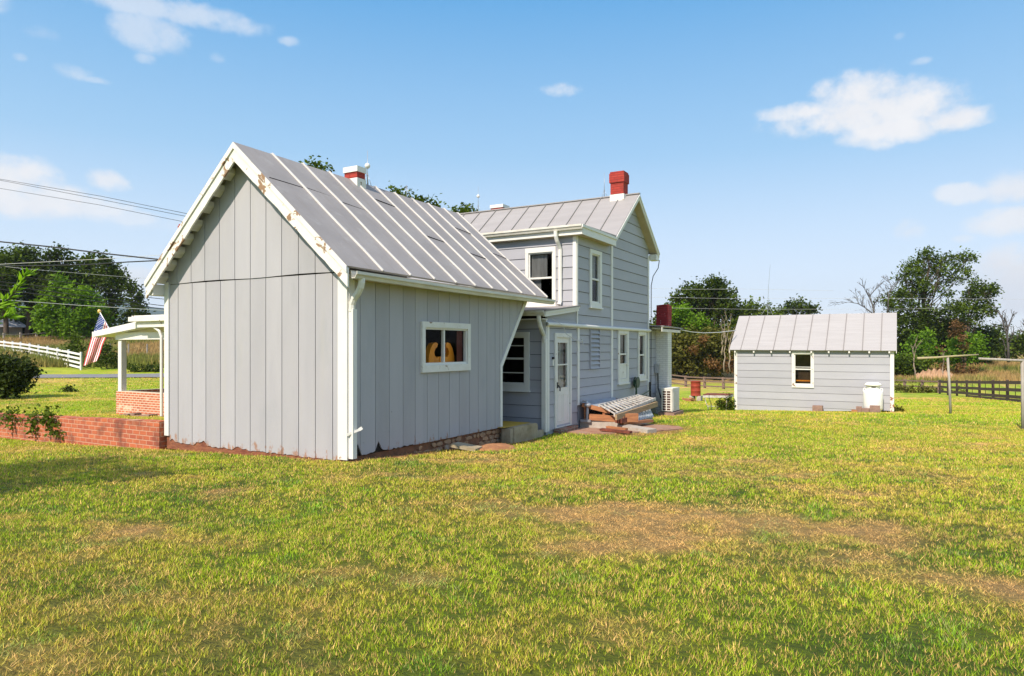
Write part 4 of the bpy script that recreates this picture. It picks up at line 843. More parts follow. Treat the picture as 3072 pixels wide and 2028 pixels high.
# ================================================================= street-side block and porch (seen past the wing's left edge)
mb = MB(); lap(mb, ('Y', 12.95), -2.4, 2.4, .283, const(-18.5, -14.2)); mb.box((-18.5, 12.99, -2.5), (-14.2, 13.04, 2.45)); mb.build('street_wall', [M['siding'], M['dark']], house)
mb = MB(); roof_slab(mb, (-16.3, 12.75, 3.5), (-16.3, 20.7, 3.5), (-18.62, 20.7, 2.2), (-18.62, 12.75, 2.2), .03); roof_slab(mb, (-16.3, 12.75, 3.5), (-16.3, 20.7, 3.5), (-13.9, 20.7, 2.2), (-13.9, 12.75, 2.2), .03); mb.build('roof', M['roof_light'], house)
YP = 12.9
mb = MB(); mb.box((-22.0, YP, -2.35), (-18.6, YP + .22, -1.42)); mb.box((-22.0, YP + .23, -2.35), (-21.78, 20.3, -1.42)); pb = mb.build('porch_parapet', M['porchbrick'], house)
mb = MB(); mb.box((-21.9, YP + .2, -2.3), (-18.6, 20.3, -2.05)); mb.build('porch_floor', M['concrete_pale'], house)
for (x, y) in ((-21.85, YP + .03), (-21.85, 16.5), (-21.85, 20.1)):
    mb = MB(); mb.box((x - .09, y, -1.42), (x + .09, y + .17, .24)); mb.build('porch_post', M['white'], house)
mb = MB(); mb.box((-22.0, YP - .02, .235), (-18.6, YP + .12, .46)); mb.box((-22.0, YP + .13, .235), (-21.8, 20.3, .42)); mb.build('porch_beam', M['white'], house)
mb = MB(); mb.prism([(-22.9, YP - .22, .33), (-19.75, YP - .22, .66), (-19.75, YP - .22, .86), (-22.9, YP - .22, .48)], (0, .04, 0)); mb.prism([(-22.9, YP - .20, .48), (-19.75, YP - .2, .86), (-19.75, 20.5, .86), (-22.9, 20.5, .48)], (0, 0, .03)); mb.prism([(-22.9, YP - .17, .33), (-19.75, YP - .17, .63), (-19.75, 20.4, .63), (-22.9, 20.4, .33)], (0, 0, .02)); mb.box((-22.97, YP - .22, .32), (-22.9, 20.5, .50)); mb.build('porch_roof', M['white'], house)
mb = MB(); mb.box((-20.6, YP - .45, .78), (-18.5, YP - .1, .92)); mb.box((-20.3, YP - .35, .60), (-18.5, YP - .1, .78)); mb.box((-20.5, YP - .4, .925), (-18.5, 13.5, .96)); mb.build('porch_cornice', M['white_worn'], house)
downpipe([(-19.75, YP - .28, .74), (-19.55, YP - .28, .60), (-19.32, YP - .26, .48), (-19.24, YP - .25, .3), (-19.24, YP - .25, -2.1), (-19.3, YP - .4, -2.2)], .045)
mb = MB(); random.seed(5)
for k in range(8): mb.box((-21.2 + k * .27, YP - .35 - .05 * (k % 2), -2.22), (-21.2 + k * .27 + .22, YP - .12, -2.10 + .03 * (k % 3)))
tag(mb.build('brick_edging', M['rocks'], None, (-20.2, YP - .3, -2.2)), 'row of loose bricks edging the bed below the porch parapet', 'bricks')
mb = MB(); mb.prism([(-19.95, 13.6, -2.0), (-19.45, 13.6, -2.0), (-19.45, 13.6, -1.25), (-19.52, 13.6, -1.08), (-19.7, 13.6, -1.0), (-19.88, 13.6, -1.08), (-19.95, 13.6, -1.25)], (0, .06, .0)); mb.box((-19.95, 13.66, -1.75), (-19.45, 14.1, -1.69)); mb.box((-19.95, 13.66, -2.05), (-19.9, 13.72, -1.7)); mb.box((-19.5, 14.04, -2.05), (-19.45, 14.1, -1.7))
tag(mb.build('porch_chair', M['purple'], None, (-19.7, 13.8, -2.05)), 'purple plastic chair back just above the porch parapet', 'chair')
# the chair seen through the wing's slider
mb = MB()
def horn(s):
    c = 9.86 + (.0 if s > 0 else -.0); prof_o = [(.42, -.34), (.40, -.16), (.345, -.02), (.27, .065), (.18, .085), (.12, .055)]; prof_i = [(.15, -.005), (.20, -.03), (.235, -.09), (.22, -.15), (.17, -.185), (.0, -.17), (.0, -.34)]
    return [(-7.14, 10.06 + s * a * .97, b - .0) for a, b in prof_o + prof_i]
for s in (1, -1):
    pl = horn(s); n = len(pl); a = [Vector(p) for p in pl]; e = Vector((-.10, 0, 0)); mb.prism(a, e)
mb.box((-7.22, 9.98, -.36), (-7.13, 10.14, -.18))
ch = thing('wooden_chair', 'orange varnished wooden chair with two horn shaped back wings seen through the low slider window', 'chair', (-7.6, 9.9, -1.6))
mb.build('backrest', M['orange'], ch)
mb = MB(); mb.box((-7.78, 9.70, -1.12), (-7.13, 10.42, -1.05)); mb.build('seat', M['orange'], ch)
for (x, y) in ((-7.76, 9.74), (-7.76, 10.34), (-7.20, 9.74), (-7.20, 10.34)): mb = MB(); mb.box((x, y, -1.6), (x + .05, y + .05, -1.12 if x < -7.5 else -.38)); mb.build('leg', M['orange'], ch)
mb = MB(); mb.beam((-7.19, 9.74, -.36), (-7.19, 10.40, -.36), .04, .06); mb.build('rail', M['orange'], ch)

# ------------------------------------------------------------------ yard objects
# low brick retaining wall left of the wing
wl = MB(); n = 34; WT = []
x0w, x1w = -11.23, -30.0
for i in range(n):
    xa = x0w + (x1w - x0w) * i / n; xb = x0w + (x1w - x0w) * (i + 1) / n
    zt0 = -1.30 - .14 * min(1, (x0w - xa) / 5.5) + .006 * math.sin(i * 2.3); zt1 = -1.30 - .14 * min(1, (x0w - xb) / 5.5) + .006 * math.sin((i + 1) * 2.3)
    wl.hexa([(xb, 7.34, -2.4), (xa, 7.34, -2.4), (xa, 7.54, -2.4), (xb, 7.54, -2.4), (xb, 7.34, zt1), (xa, 7.34, zt0), (xa, 7.54, zt0), (xb, 7.54, zt1)])
tag(wl.build('brick_wall', M['wallbrick'], None, (-15, 7.44, -1.9)), 'low weathered red brick retaining wall running left from the wing corner', 'wall')
# driveway-free patio slab by the cellar hatch
mb = MB(); pts = [(-6.60, 14.0), (-6.0, 13.9), (-5.3, 14.6), (-4.95, 15.2), (-4.5, 16.3), (-4.75, 16.8), (-6.6, 17.0)]
zz = [g(x, y) + .03 for x, y in pts]; mb.prism([(x, y, z) for (x, y), z in zip(pts, zz)], (0, 0, -.12)); o = mb.build('patio', M['patio']); o['kind'] = 'structure'
# cellar hatch
ht = thing('cellar_hatch', 'low cellar entrance with concrete curb and sheet metal cover against the side wall', 'cellar hatch', (-6.2, 16.4, -2.0))
mb = MB(); mb.box((-6.70, 15.20, -2.3), (-5.72, 15.36, -1.76)); mb.box((-5.88, 15.37, -2.3), (-5.72, 17.6, -1.80)); mb.box((-6.70, 17.61, -2.3), (-5.72, 17.75, -1.80)); mb.build('curb', M['concrete_pale'], ht)
mb = MB(); mb.prism([(-6.70, 15.22, -1.36), (-6.70, 17.45, -1.38), (-6.16, 17.45, -1.54), (-6.16, 15.22, -1.52)], (0, 0, .02)); mb.build('cover', M['tarp'], ht)['label'] = 'blue grey sheet metal cover'
for (a, b) in (((-6.62, 15.24, -1.76), (-6.58, 15.30, -1.36)), ((-6.14, 15.24, -1.76), (-6.08, 15.32, -1.47)), ((-6.62, 17.36, -1.80), (-6.58, 17.42, -1.38)), ((-6.14, 17.36, -1.8), (-6.08, 17.42, -1.48))): mb = MB(); mb.box(a, b); mb.build('post', M['rustwood'], ht)
mb = MB(); mb.beam((-6.66, 15.23, -1.40), (-5.95, 15.23, -1.53), .04, .10); mb.build('header', M['rustwood'], ht)
mb = MB(); mb.box((-6.5, 15.37, -1.8), (-6.46, 17.5, -1.5)); mb.box((-6.6, 15.7, -2.2), (-6.0, 17.5, -1.9)); mb.build('opening', M['dark'], ht)
# lumber and the ladder on top of it
def plank(name, lab, p, q, w, h, mt, cat='plank', grp=None):
    mb = MB(); mb.beam(p, q, w, h); o = mb.build(name, mt, None, tuple((Vector(p) + Vector(q)) / 2)); tag(o, lab, cat, grp); return o
plank('wooden_board', 'orange brown board lying along the top of the concrete curb', (-6.45, 15.20, -1.68), (-5.60, 15.26, -1.70), .10, .14, M['rustwood'], 'board')
plank('wooden_board', 'broad red brown board propping the near end of the ladder', (-5.82, 15.22, -1.67), (-5.40, 15.60, -1.68), .12, .20, M['rustwood'], 'board')
plank('wooden_beam', 'long weathered beam leaning beside the ladder', P(1848, 1252, 15.7), P(1971, 1212, 18.0), .05, .13, M['lumber'], 'beam')
plank('wooden_board', 'short dark red board under the near end of the beam', P(1855, 1263, 15.9), P(1900, 1250, 16.6), .16, .10, M['darkrust'], 'board')
plank('wooden_board', 'dark board lowest under the silver strip', P(1860, 1270, 16.1), P(1950, 1262, 17.3), .20, .06, M['rustwood'], 'board')
ld = thing('ladder', 'peeling white wooden ladder lying across the cellar hatch', 'ladder', tuple(P(1880, 1215, 17.2)))
A, B, C_, D_ = P(1797, 1218, 16.3), P(1843, 1245, 15.75), P(1917, 1187, 18.7), P(1966, 1197, 18.1)
mb = MB(); mb.beam(A, C_, .035, .075); mb.build('rail', M['ladder'], ld)
mb = MB(); mb.beam(B, D_, .035, .075); mb.build('rail', M['ladder'], ld)
for i in range(13):
    k = .02 + .96 * i / 12; mb = MB(); mb.beam(A.lerp(C_, k) + Vector((0, 0, .015)), B.lerp(D_, k) + Vector((0, 0, .015)), .036, .025); mb.build('rung', M['ladder'], ld)
# strip of silvery shingles
mb = MB(); a = P(1893, 1239, 16.7); b = P(1952, 1226, 17.9); d = (b - a); nrm = Vector((.18, 0, -.10))
for i in range(8):
    p = a + d * (i / 8); q = a + d * ((i + .82) / 8); mb.prism([p, q, q + Vector((.10, 0, -.20)), p + Vector((.10, 0, -.20))], (-.03, 0, .012 * (i % 2)))
tag(mb.build('shingle_strip', M['shingle'], None, tuple(a)), 'bent strip of silvery blue shingles under the far end of the beam', 'shingles')
mb = MB(); a = P(1860, 1278, 16.2); b = P(1956, 1294, 15.5)
mb.beam(a, b, .34, .09); sl_ = mb.build('broken_slab', M['concrete_pale'], None, tuple(a)); tag(sl_, 'broken pale concrete slab lying tilted in front of the woodpile', 'concrete slab')
plank('wooden_board', 'dark rusty brown board nearest the camera on the red slab', P(1803, 1288, 15.5), P(1893, 1297, 15.1), .14, .05, M['darkrust'], 'board')
plank('wooden_board', 'orange brown board lying crossways behind the nearest dark board', P(1822, 1281, 15.9), P(1880, 1288, 15.5), .10, .05, M['rustwood'], 'board')
# outdoor AC unit
ac = thing('air_conditioner', 'white outdoor air conditioner with a dark gridded end on the grass by the chimney', 'air conditioner', tuple(P(2017, 1240, 20.9)))
cn = P(2017, 1238, 20.9); z0 = cn.z; x1, y1 = cn.x, cn.y
mb = MB(); mb.box((x1 - .345, y1, z0 + .03), (x1, y1 + .76, z0 + .71)); mb.box((x1 - .36, y1 - .012, z0 + .70), (x1 + .012, y1 + .77, z0 + .745))
for i in range(17): mb.box((x1, y1 + .07, z0 + .08 + i * .035), (x1 + .014, y1 + .71, z0 + .10 + i * .035))
mb.build('casing', M['acwhite'], ac)
mb = MB(); mb.box((x1 - .31, y1 - .004, z0 + .06), (x1 - .035, y1, z0 + .67)); mb.build('coil', M['acdark'], ac)
mb = MB()
for i in range(3): mb.box((x1 - .325 + i * .135, y1 - .03, z0 + .05), (x1 - .30 + i * .135, y1 - .005, z0 + .68))
for i in range(9): mb.box((x1 - .30, y1 - .026, z0 + .045 + i * .0765), (x1 - .055, y1 - .008, z0 + .065 + i * .0765))
mb.build('grille', M['acwhite'], ac)
mb = MB(); mb.box((x1 - .42, y1 - .08, z0 - .12), (x1 + .08, y1 + .95, z0 - .0)); mb.build('pad', M['rocks'], ac)
for yy in (.1, .7): mb = MB(); mb.box((x1 - .33, y1 + yy, z0 - .0), (x1 - .02, y1 + yy + .06, z0 + .03)); mb.build('foot', M['black'], ac)
# barrel on blocks
bq = P(2087, 1187, 41.0); bz = bq.z
bar = thing('metal_barrel', 'rust red metal barrel standing on blocks near the brown fence', 'barrel', tuple(bq))
pr = [(.285, 0), (.30, .0), (.30, .02), (.288, .03), (.288, .27), (.30, .285), (.288, .30), (.288, .56), (.30, .575), (.288, .59), (.288, .84), (.30, .85), (.30, .87), (.27, .87), (.27, .82)]
mb = MB(); mb.lathe(tuple(bq), pr, 22); mb.build('drum', M['barrel'], bar, smooth=True)
for i, (dx, dy, lb) in enumerate(((-.28, -.1, 'left'), (.16, -.12, 'right'))):
    mb = MB(); mb.box((bq.x + dx - .05, bq.y + dy - .1, bz - .28), (bq.x + dx + .2, bq.y + dy + .35, bz)); tag(mb.build('concrete_block', M['concrete_pale'], None, (bq.x + dx, bq.y + dy, bz - .25)), 'concrete block under the %s side of the rusty barrel' % lb, 'block', 'blocks under the barrel')
for i, (u, v, a, lb) in enumerate(((2056, 1198, .5, 'leftmost broken brick in the heap beside the barrel blocks'), (2066, 1200, -.3, 'middle broken brick in the heap beside the barrel blocks'), (2077, 1197, 1.1, 'broken brick leaning on the barrel blocks'))):
    q = P(u, v, 40.2); mb = MB(); mb.beam(q - Vector((math.cos(a) * .17, math.sin(a) * .17, -.05)), q + Vector((math.cos(a) * .17, math.sin(a) * .17, -.08)), .18, .13); tag(mb.build('broken_brick', M['clay'], None, tuple(q)), lb, 'brick', 'broken bricks by the barrel')
# old metal table
tb = thing('garden_table', 'rusty white metal table with bent tube legs beside the shed corner', 'table', tuple(PG(2150, 26)))
zb = PG(2150, 26.0).z
def TP(u, d, z): a = (u - 1536) / F; return Vector(((DX + a * RX) * d, (DY + a * RY) * d, z))
c0, c1, c2, c3 = TP(2109, 25.7, zb + .60), TP(2185, 25.5, zb + .60), TP(2200, 26.2, zb + .60), TP(2122, 26.5, zb + .60)
mb = MB(); mb.prism([c0, c1, c2, c3], (0, 0, .03)); mb.build('table_top', M['darkrust'], tb)
mb = MB()
for a, b in ((c0, c1), (c1, c2), (c2, c3), (c3, c0)): mb.beam(a - Vector((0, 0, .045)), b - Vector((0, 0, .045)), .015, .085)
mb.build('apron', M['ladder'], tb)
for (p, off, kn) in ((c0, .13, 0), (c1, -.02, 1), (c2, -.10, 0), (c3, .10, 1)):
    q = p + Vector((RX * .06, RY * .06, 0)) * (1 if off > 0 else -1); mb = MB(); r = Vector((RX, RY, 0)) * off
    mb.tube([q - Vector((0, 0, .05)), q + r * .2 - Vector((0, 0, .2)), q + r * .8 - Vector((0, 0, .40)), q + r - Vector((0, 0, .46)), q + r * 1.0 - Vector((0, 0, .62))], .014, 6); mb.build('leg', M['ladder'], tb)
mb = MB(); mb.tube([TP(2122, 25.9, zb + .17), TP(2175, 25.7, zb + .16)], .013, 6); mb.tube([TP(2145, 25.9, zb + .0), TP(2152, 25.8, zb + .16)], .011, 5); mb.build('stretcher', M['ladder'], tb)

# ------------------------------------------------------------------ shed
sx0q = P(2204, 1228, 26.4); SX0, SYF = sx0q.x, sx0q.y; SX1 = SX0 + 5.36
ZL, ZR_ = -2.47, -2.26      # foot of the wall at either end
ZE = -.115
shed = thing('shed', 'small grey clapboard shed with a pale tin gable roof and one sash window', 'shed', (SX0 + 2.7, SYF + 1.7, -2.4))
WSH = ('Y', SYF)
def sw(u): return ZL + (ZR_ - ZL) * (u - SX0) / (SX1 - SX0)
def Xs(u): r = ray(u, HZ); return r.x / r.y * SYF
wu0, wu1 = Xs(2376), Xs(2442)
sww = (wu0, wu1, -1.50, ZE - .05); ins = inset(sww)
mb = MB(); lap(mb, WSH, -2.45, ZE, .267, lambda z: (SX0 + .06, SX1 - .06) if z > -2.3 else (SX0 + .06, SX0 + .06 + (SX1 - SX0 - .12) * max(.0, min(1, 1 - (-2.3 - z) / .17))), [ins], z_ref=ZE - .24 - .267 * 9, n_hi=.014)
mb.build('front_wall', [M['siding'], M['dark']], shed)
mb = MB(); HD = 1.72; RZS = 1.27
for xx in (SX0, SX1 - .05): mb.prism([(xx, SYF + .02, -2.9), (xx, SYF + 2 * HD, -2.9), (xx, SYF + 2 * HD, ZE), (xx, SYF + HD, RZS - .06), (xx, SYF + .02, ZE)], (.05, 0, 0))
mb.box((SX0 + .05, SYF + 2 * HD - .05, -2.9), (SX1 - .05, SYF + 2 * HD, ZE)); mb.box((SX0 + .05, SYF + .06, -2.5), (SX1 - .05, SYF + 2 * HD - .05, -2.46))
mb.build('wall', [M['siding'], M['dark']], shed)
for a, b in ((SX0 - .01, SX0 + .10), (SX1 - .10, SX1 + .02)): mb = MB(); wbox(mb, WSH, a, b, sw(a) - .03, ZE + .02, -.02, .03); mb.build('corner_board', M['trimrot'] if a > SX0 + 1 else M['white_worn'], shed)
mb = MB(); mb.beam((SX0 + .1, SYF - .015, sw(SX0) - .0), (SX0 + 2.6, SYF - .015, sw(SX0 + 2.6) - .04), .03, .035); mb.build('sill_strip', M['white_worn'], shed)
window(shed, WSH, *sww, (.085, .09, .11), meet=-.82, bars=(-.74,), lab='double hung shed window', mt=M['white_worn'], sill=False)
mb = MB(); wbox(mb, WSH, wu0 + .14, wu1 - .14, -1.27, -1.22, -.12, -.06); mb.build('interior_shelf', M['orange'], shed)
mb = MB(); wbox(mb, WSH, wu0 - .3, wu1 + .3, -1.6, -.1, -.7, -.65); mb.build('interior_wall', mat('shed_inner_board', (.12, .075, .04), .8, (.06, .04, .025), 2, .9), shed)
mb = MB(); ov = .16; e0, e1 = SX0 - .17, SX1 + .10; sag = .0
roof_slab(mb, (e0, SYF + HD, RZS), (e1, SYF + HD, RZS - .01), (e1, SYF - ov, ZE - .01), (e0, SYF - ov, ZE + .01), .025); roof_slab(mb, (e0, SYF + HD, RZS), (e1, SYF + HD, RZS), (e1, SYF + 2 * HD + ov, ZE), (e0, SYF + 2 * HD + ov, ZE), .025)
k = e0 + .42
for i in range(9):
    for ye in (SYF - ov, SYF + 2 * HD + ov): mb.beam((k, SYF + HD, RZS + .006), (k + .01 * math.sin(i * 3), ye, ZE + .006), .026, .026, 1)
    k += .592
mb.build('roof', [M['shed_roof'], mat('shed_seam', (.22, .205, .20), .6)], shed)
for xx in (e0 + .0, e1 - .02): mb = MB(); mb.prism([(xx, SYF - ov, ZE - .02), (xx, SYF + HD, RZS - .03), (xx, SYF + 2 * HD + ov, ZE - .02), (xx, SYF + 2 * HD + ov, ZE - .10), (xx, SYF + HD, RZS - .12), (xx, SYF - ov, ZE - .10)], (.02, 0, 0)); mb.build('rake_board', M['white'], shed)
for u in (2207, 2263, 2315, 2371, 2435, 2487, 2548, 2608, 2668):
    x = Xs(u); mb = MB(); mb.box((x - .025, SYF - ov + .01, ZE - .10), (x + .025, SYF - .01, ZE - .035)); mb.build('rafter_tail', M['white_worn'], shed)
an = MB(); q = P(2303, 938, 28.5); an.tube([q - Vector((0, 0, .1)), q + Vector((.03, 0, 1.0)), q + Vector((.10, 0, 2.0))], [.012, .008, .004], 5)
for a in (-.25, .2): an.tube([q + Vector((a, 0, -.1)), q + Vector((.01, 0, .35))], .008, 4)
an.build('antenna', M['metal'], shed)
# things along the shed wall
def Yq(u, dy=0): r = ray(u, HZ); k = (SYF - dy) / r.y; return r.x * k
def brick_at(name, u0, u1, v0, v1, dy, dep, mt, lab, cat='block', grp=None):
    r0, r1 = ray(u0, v0), ray(u1, v1); k = (SYF - dy) / r0.y; k1 = (SYF - dy) / r1.y
    mb = MB(); mb.box((r0.x * k, SYF - dy, r1.z * k1 - .03), (r1.x * k1, SYF - dy + dep, r0.z * k)); o = mb.build(name, mt, None, (r0.x * k, SYF - dy, r1.z * k1)); tag(o, lab, cat, grp); return o
brick_at('concrete_block', 2437, 2467, 1217, 1238, .45, .3, M['rocks'], 'single brown block on the grass below the shed window')
brick_at('concrete_block', 2609, 2640, 1217, 1242, .98, .25, M['rocks'], 'tall brown block right in front of the white gas cylinders')
brick_at('concrete_block', 2586, 2608, 1225, 1241, .92, .25, M['rocks'], 'low brown block left of the tall one at the cylinders')
brick_at('concrete_block', 2568, 2585, 1220, 1239, .80, .25, M['rocks'], 'leftmost tilted block beside the gas cylinders')
brick_at('stone', 2554, 2572, 1230, 1241, .85, .25, M['clay'], 'flat orange stone left of the blocks by the shed', 'stone')
# gas cylinder
gq = P(2614, 1230, 24.35); gy = SYF - .36; gx = Yq(2619, .36); gz = sw(gx) + .04
gc = thing('gas_cylinder', 'tall white gas cylinder with collar guard and cap against the shed wall', 'gas cylinder', (gx, gy, gz))
mb = MB(); mb.lathe((gx, gy, gz), [(.20, 0), (.24, .0), (.245, .03), (.295, .08), (.31, .13), (.31, .62), (.295, .70), (.24, .76), (.12, .785)], 28); mb.build('tank', M['tank'], gc, smooth=True)
mb = MB(); ns = 28
for i in range(ns):
    a0, a1 = 2 * PI * i / ns, 2 * PI * (i + 1) / ns; am = (a0 + a1) / 2
    for zz0, zz1 in ((.74, .835), (.835, .88), (.88, .95)):
        if zz0 == .835 and abs(am - 1.53 * PI) < .42: continue
        mb.hexa([(gx + r * math.cos(a), gy + r * math.sin(a), gz + z) for z in (zz0, zz1) for (r, a) in ((.215, a0), (.215, a1), (.202, a1), (.202, a0))])
mb.build('collar', M['tank'], gc)
mb = MB(); mb.lathe((gx, gy, gz), [(.22, .925), (.25, .925), (.27, .905), (.27, .935), (.22, .99), (.17, 1.01), (.05, 1.015)], 24); mb.build('cap', M['tank'], gc, smooth=True)
for s in (-1, 1): mb = MB(); mb.tube([(gx + s * .22, gy - .05, gz + .75), (gx + s * .25, gy - .05, gz + .82), (gx + s * .29, gy - .05, gz + .80), (gx + s * .295, gy - .05, gz + .70)], .018, 6); mb.build('lifting_lug', M['tank'], gc)
mb = MB(); mb.lathe((gx + .02, gy, gz), [(.03, .78), (.03, .84), (.05, .84), (.05, .87)], 10); mb.build('valve', M['darkrust'], gc)
# clothesline posts
cp = PG(2852, 21.5); tp = P(2843, 1072, 21.5)
cl = thing('clothesline_post', 'grey T shaped clothesline post with a lichen covered crossbar', 'clothesline post', tuple(cp), None)
mb = MB(); mb.tube([cp - Vector((0, 0, .1)), cp.lerp(tp, .5) + Vector((.01, 0, 0)), tp], [.038, .036, .034], 10); mb.build('post', M['post'], cl, smooth=True)
mb = MB(); a, b = P(2753, 1075, 21.3), P(2935, 1064, 21.7); mb.tube([a, a.lerp(b, .3) + Vector((0, 0, -.01)), a.lerp(b, .6), b], [.04, .036, .03, .024], 8); mb.build('crossbar', M['lichen'], cl, smooth=True)
cp = PG(3069, 16.3); tp = P(3067, 1082, 16.3)
cl = thing('clothesline_post', 'pale T shaped clothesline post cut by the right edge of the view', 'clothesline post', tuple(cp), None)
mb = MB(); mb.tube([cp - Vector((0, 0, .1)), tp], [.038, .034], 10); mb.build('post', M['post'], cl, smooth=True)
mb = MB(); mb.tube([P(2937, 1076, 16.1), P(3067, 1082, 16.3), P(3200, 1087, 16.5)], [.03, .034, .034], 8); mb.build('crossbar', M['post'], cl, smooth=True)

# ------------------------------------------------------------------ fences
def fence(name, lab, posts, rails, hp, rh, pw, mt, mids=0, rail_side=-1, jit=.0):
    """posts = ground points; rails = heights above ground"""
    root = thing(name, lab, 'fence', tuple(posts[0]))
    for i, p in enumerate(posts):
        mb = MB(); l = random.uniform(-jit, jit); mb.beam(p - Vector((0, 0, .2)), p + Vector((l, l, hp)), pw, pw); mb.build('post', mt, root)
    for h in rails:
        for a, b in zip(posts[:-1], posts[1:]):
            d = (b - a).normalized(); s = Vector((d.y, -d.x, 0)); 
            if s.dot(a) > 0: s = -s
            s = s * (pw / 2 + .016); dz = Vector((0, 0, h + random.uniform(-jit, jit) * .3)); mb = MB(); mb.beam(a + s + dz, b + s + dz - d * .01, .03, rh); mb.build('rail', mt, root)
    if mids:
        for a, b in zip(posts[:-1], posts[1:]): m = (a + b) / 2; d = (b - a).normalized(); s = Vector((d.y, -d.x, 0)); s = s * (-.05 if s.dot(a) > 0 else .05); mb = MB(); mb.beam(m + s + Vector((0, 0, rails[0])), m + s + Vector((0, 0, rails[-1])), .05, .03); mb.build('batten', mt, root)
    return root
def onl(us_, u0, d0, u1, d1):
    r = []
    for u in us_:
        k = (u - u0) / (u1 - u0); d = 1 / ((1 - k) / d0 + k / d1); r.append(PG(u, d))
    return r
fence('white_fence', 'white four rail board fence along the far side of the road', onl([-95, -60, -25, 13, 38, 62, 89, 116, 143, 173, 206, 243], 13, 72, 243, 56.5), (.22, .58, .94, 1.30), 1.5, .17, .12, M['fence_white'])
ps = onl([13 + 0, 61, 110, 158], 13, 96, 158, 101); ps = [PG(-60, 93)] + ps + onl([215, 290, 370, 450, 520], 215, 103, 520, 108)
fence('rail_fence', 'grey split rail fence along the top of the straw coloured field', ps, (.45, 1.0), 1.25, .10, .22, M['fence_grey'], jit=.05)
fence('dark_fence', 'dark stained three rail fence with mid battens on the right', onl([2819, 2844, 2871, 2901, 2939, 2980, 3023, 3078, 3140], 2819, 62, 3023, 41.5), (.28, .68, 1.12), 1.28, .19, .15, M['fence_dark'], mids=1, jit=.03)
fp = onl([2901, 2939, 2980, 3023, 3078, 3140], 2819, 61.5, 3023, 41.2)
for i, (a, b) in enumerate(zip(fp[:1], fp[-1:])):
    pass
kb = thing('kick_board', 'dark plank set along the grass at the foot of the dark fence', 'plank', tuple(fp[0]))
for a, b in zip(fp[:-1], fp[1:]): mb = MB(); mb.beam(a + Vector((0, 0, .06)), b + Vector((0, 0, .06)) - (b - a).normalized() * .01, .04, .20); mb.build('plank', M['fence_dark'], kb)
fence('brown_fence', 'weathered brown two rail fence between the shed and the dark fence', onl([2600, 2655, 2713, 2766, 2817], 2655, 70, 2817, 63.5), (.55, 1.08), 1.2, .12, .26, M['fence_brown'], jit=.04)
fence('brown_fence', 'weathered brown rail fence in the gap between chimney and shed', onl([1920, 1965, 2010, 2057, 2114, 2171, 2230, 2300], 2010, 84, 2171, 74), (.25, .78, 1.2), 1.3, .15, .26, M['fence_brown'], jit=.06)
wf = [PG(u, 66) for u in (330, 385, 441, 500)]
for i, p in enumerate(wf):
    mb = MB(); mb.tube([p - Vector((0, 0, .2)), p + Vector((.03, 0, 1.5))], .07, 7); tag(mb.build('fence_post', M['fence_grey'], None, tuple(p)), 'lone grey wooden post in the dry field, %s of four' % ('leftmost', 'second', 'third', 'rightmost')[i], 'post', 'posts in the dry field')
# clay bank and brush behind the fence
mb = MB(); nn = 26; vs = []
for j in range(5):
    for i in range(nn):
        u = 2738 + 130 * i / (nn - 1); d = 88 + j * .55; p = PG(u, d); e = math.sin(PI * min(1, max(0, i / (nn - 1)))) ** .35
        vs.append((p.x, p.y, p.z - .2 + (0, .9, 1.45, 1.65, 1.4)[j] * e * (1 + .12 * math.sin(i * 1.9 + j))))
mb.add(vs, [(j * nn + i, j * nn + i + 1, (j + 1) * nn + i + 1, (j + 1) * nn + i) for j in range(4) for i in range(nn - 1)])
o = mb.build('clay_bank', mat('pale_clay_bank', (.50, .30, .17), .95, (.34, .20, .11), .8, .9, bump=(3, .8, .2))); o['kind'] = 'structure'
# ------------------------------------------------------------------ flag
tip = P(298, 934, 23.2); hb = P(330, 990, 22.9); fl = thing('flag', 'American flag hanging from a gold tipped pole at the porch roof edge', 'flag', tuple(P(345, 1015, 22.8)))
mb = MB(); mb.tube([tip + (hb - tip) * 1.45, tip], .016, 8); mb.build('flagpole', M['fwhite'], fl, smooth=True)
mb = MB(); mb.ball(tuple(tip), .06, (1, 1, 1.2)); mb.build('finial', M['gold'], fl, smooth=True)
def FP(a, b):   # a along the hoist 0..1, b along the fly 0..1
    L_ = [(300, 941), (288, 972), (272, 1020), (260, 1062), (250, 1098)]; R__ = [(326, 982), (322, 1004), (308, 1034), (300, 1062), (293, 1082)]
    k = b * 4; i = min(3, int(k)); k -= i
    l = (L_[i][0] + (L_[i + 1][0] - L_[i][0]) * k, L_[i][1] + (L_[i + 1][1] - L_[i][1]) * k); r = (R__[i][0] + (R__[i + 1][0] - R__[i][0]) * k, R__[i][1] + (R__[i + 1][1] - R__[i][1]) * k)
    u = l[0] + (r[0] - l[0]) * a; v = l[1] + (r[1] - l[1]) * a
    return P(u, v, 23.1 + .10 * math.sin(a * 9 + b * 3) * (.3 + b) - .15 * a)
mb = MB(); na_, nb_ = 26, 24; vs = [FP(i / na_, j / nb_) for j in range(nb_ + 1) for i in range(na_ + 1)]; mb.v = [tuple(v) for v in vs]
for j in range(nb_):
    for i in range(na_):
        s_ = i // 2; mi = 0 if s_ % 2 == 0 else 1
        if i < 14 and j < nb_ * .40: mi = 2
        mb.f.append((j * (na_ + 1) + i, j * (na_ + 1) + i + 1, (j + 1) * (na_ + 1) + i + 1, (j + 1) * (na_ + 1) + i)); mb.m.append(mi)
cloth = mb.build('cloth', [M['red'], M['fwhite'], M['fblue']], fl, smooth=True)
mb = MB()
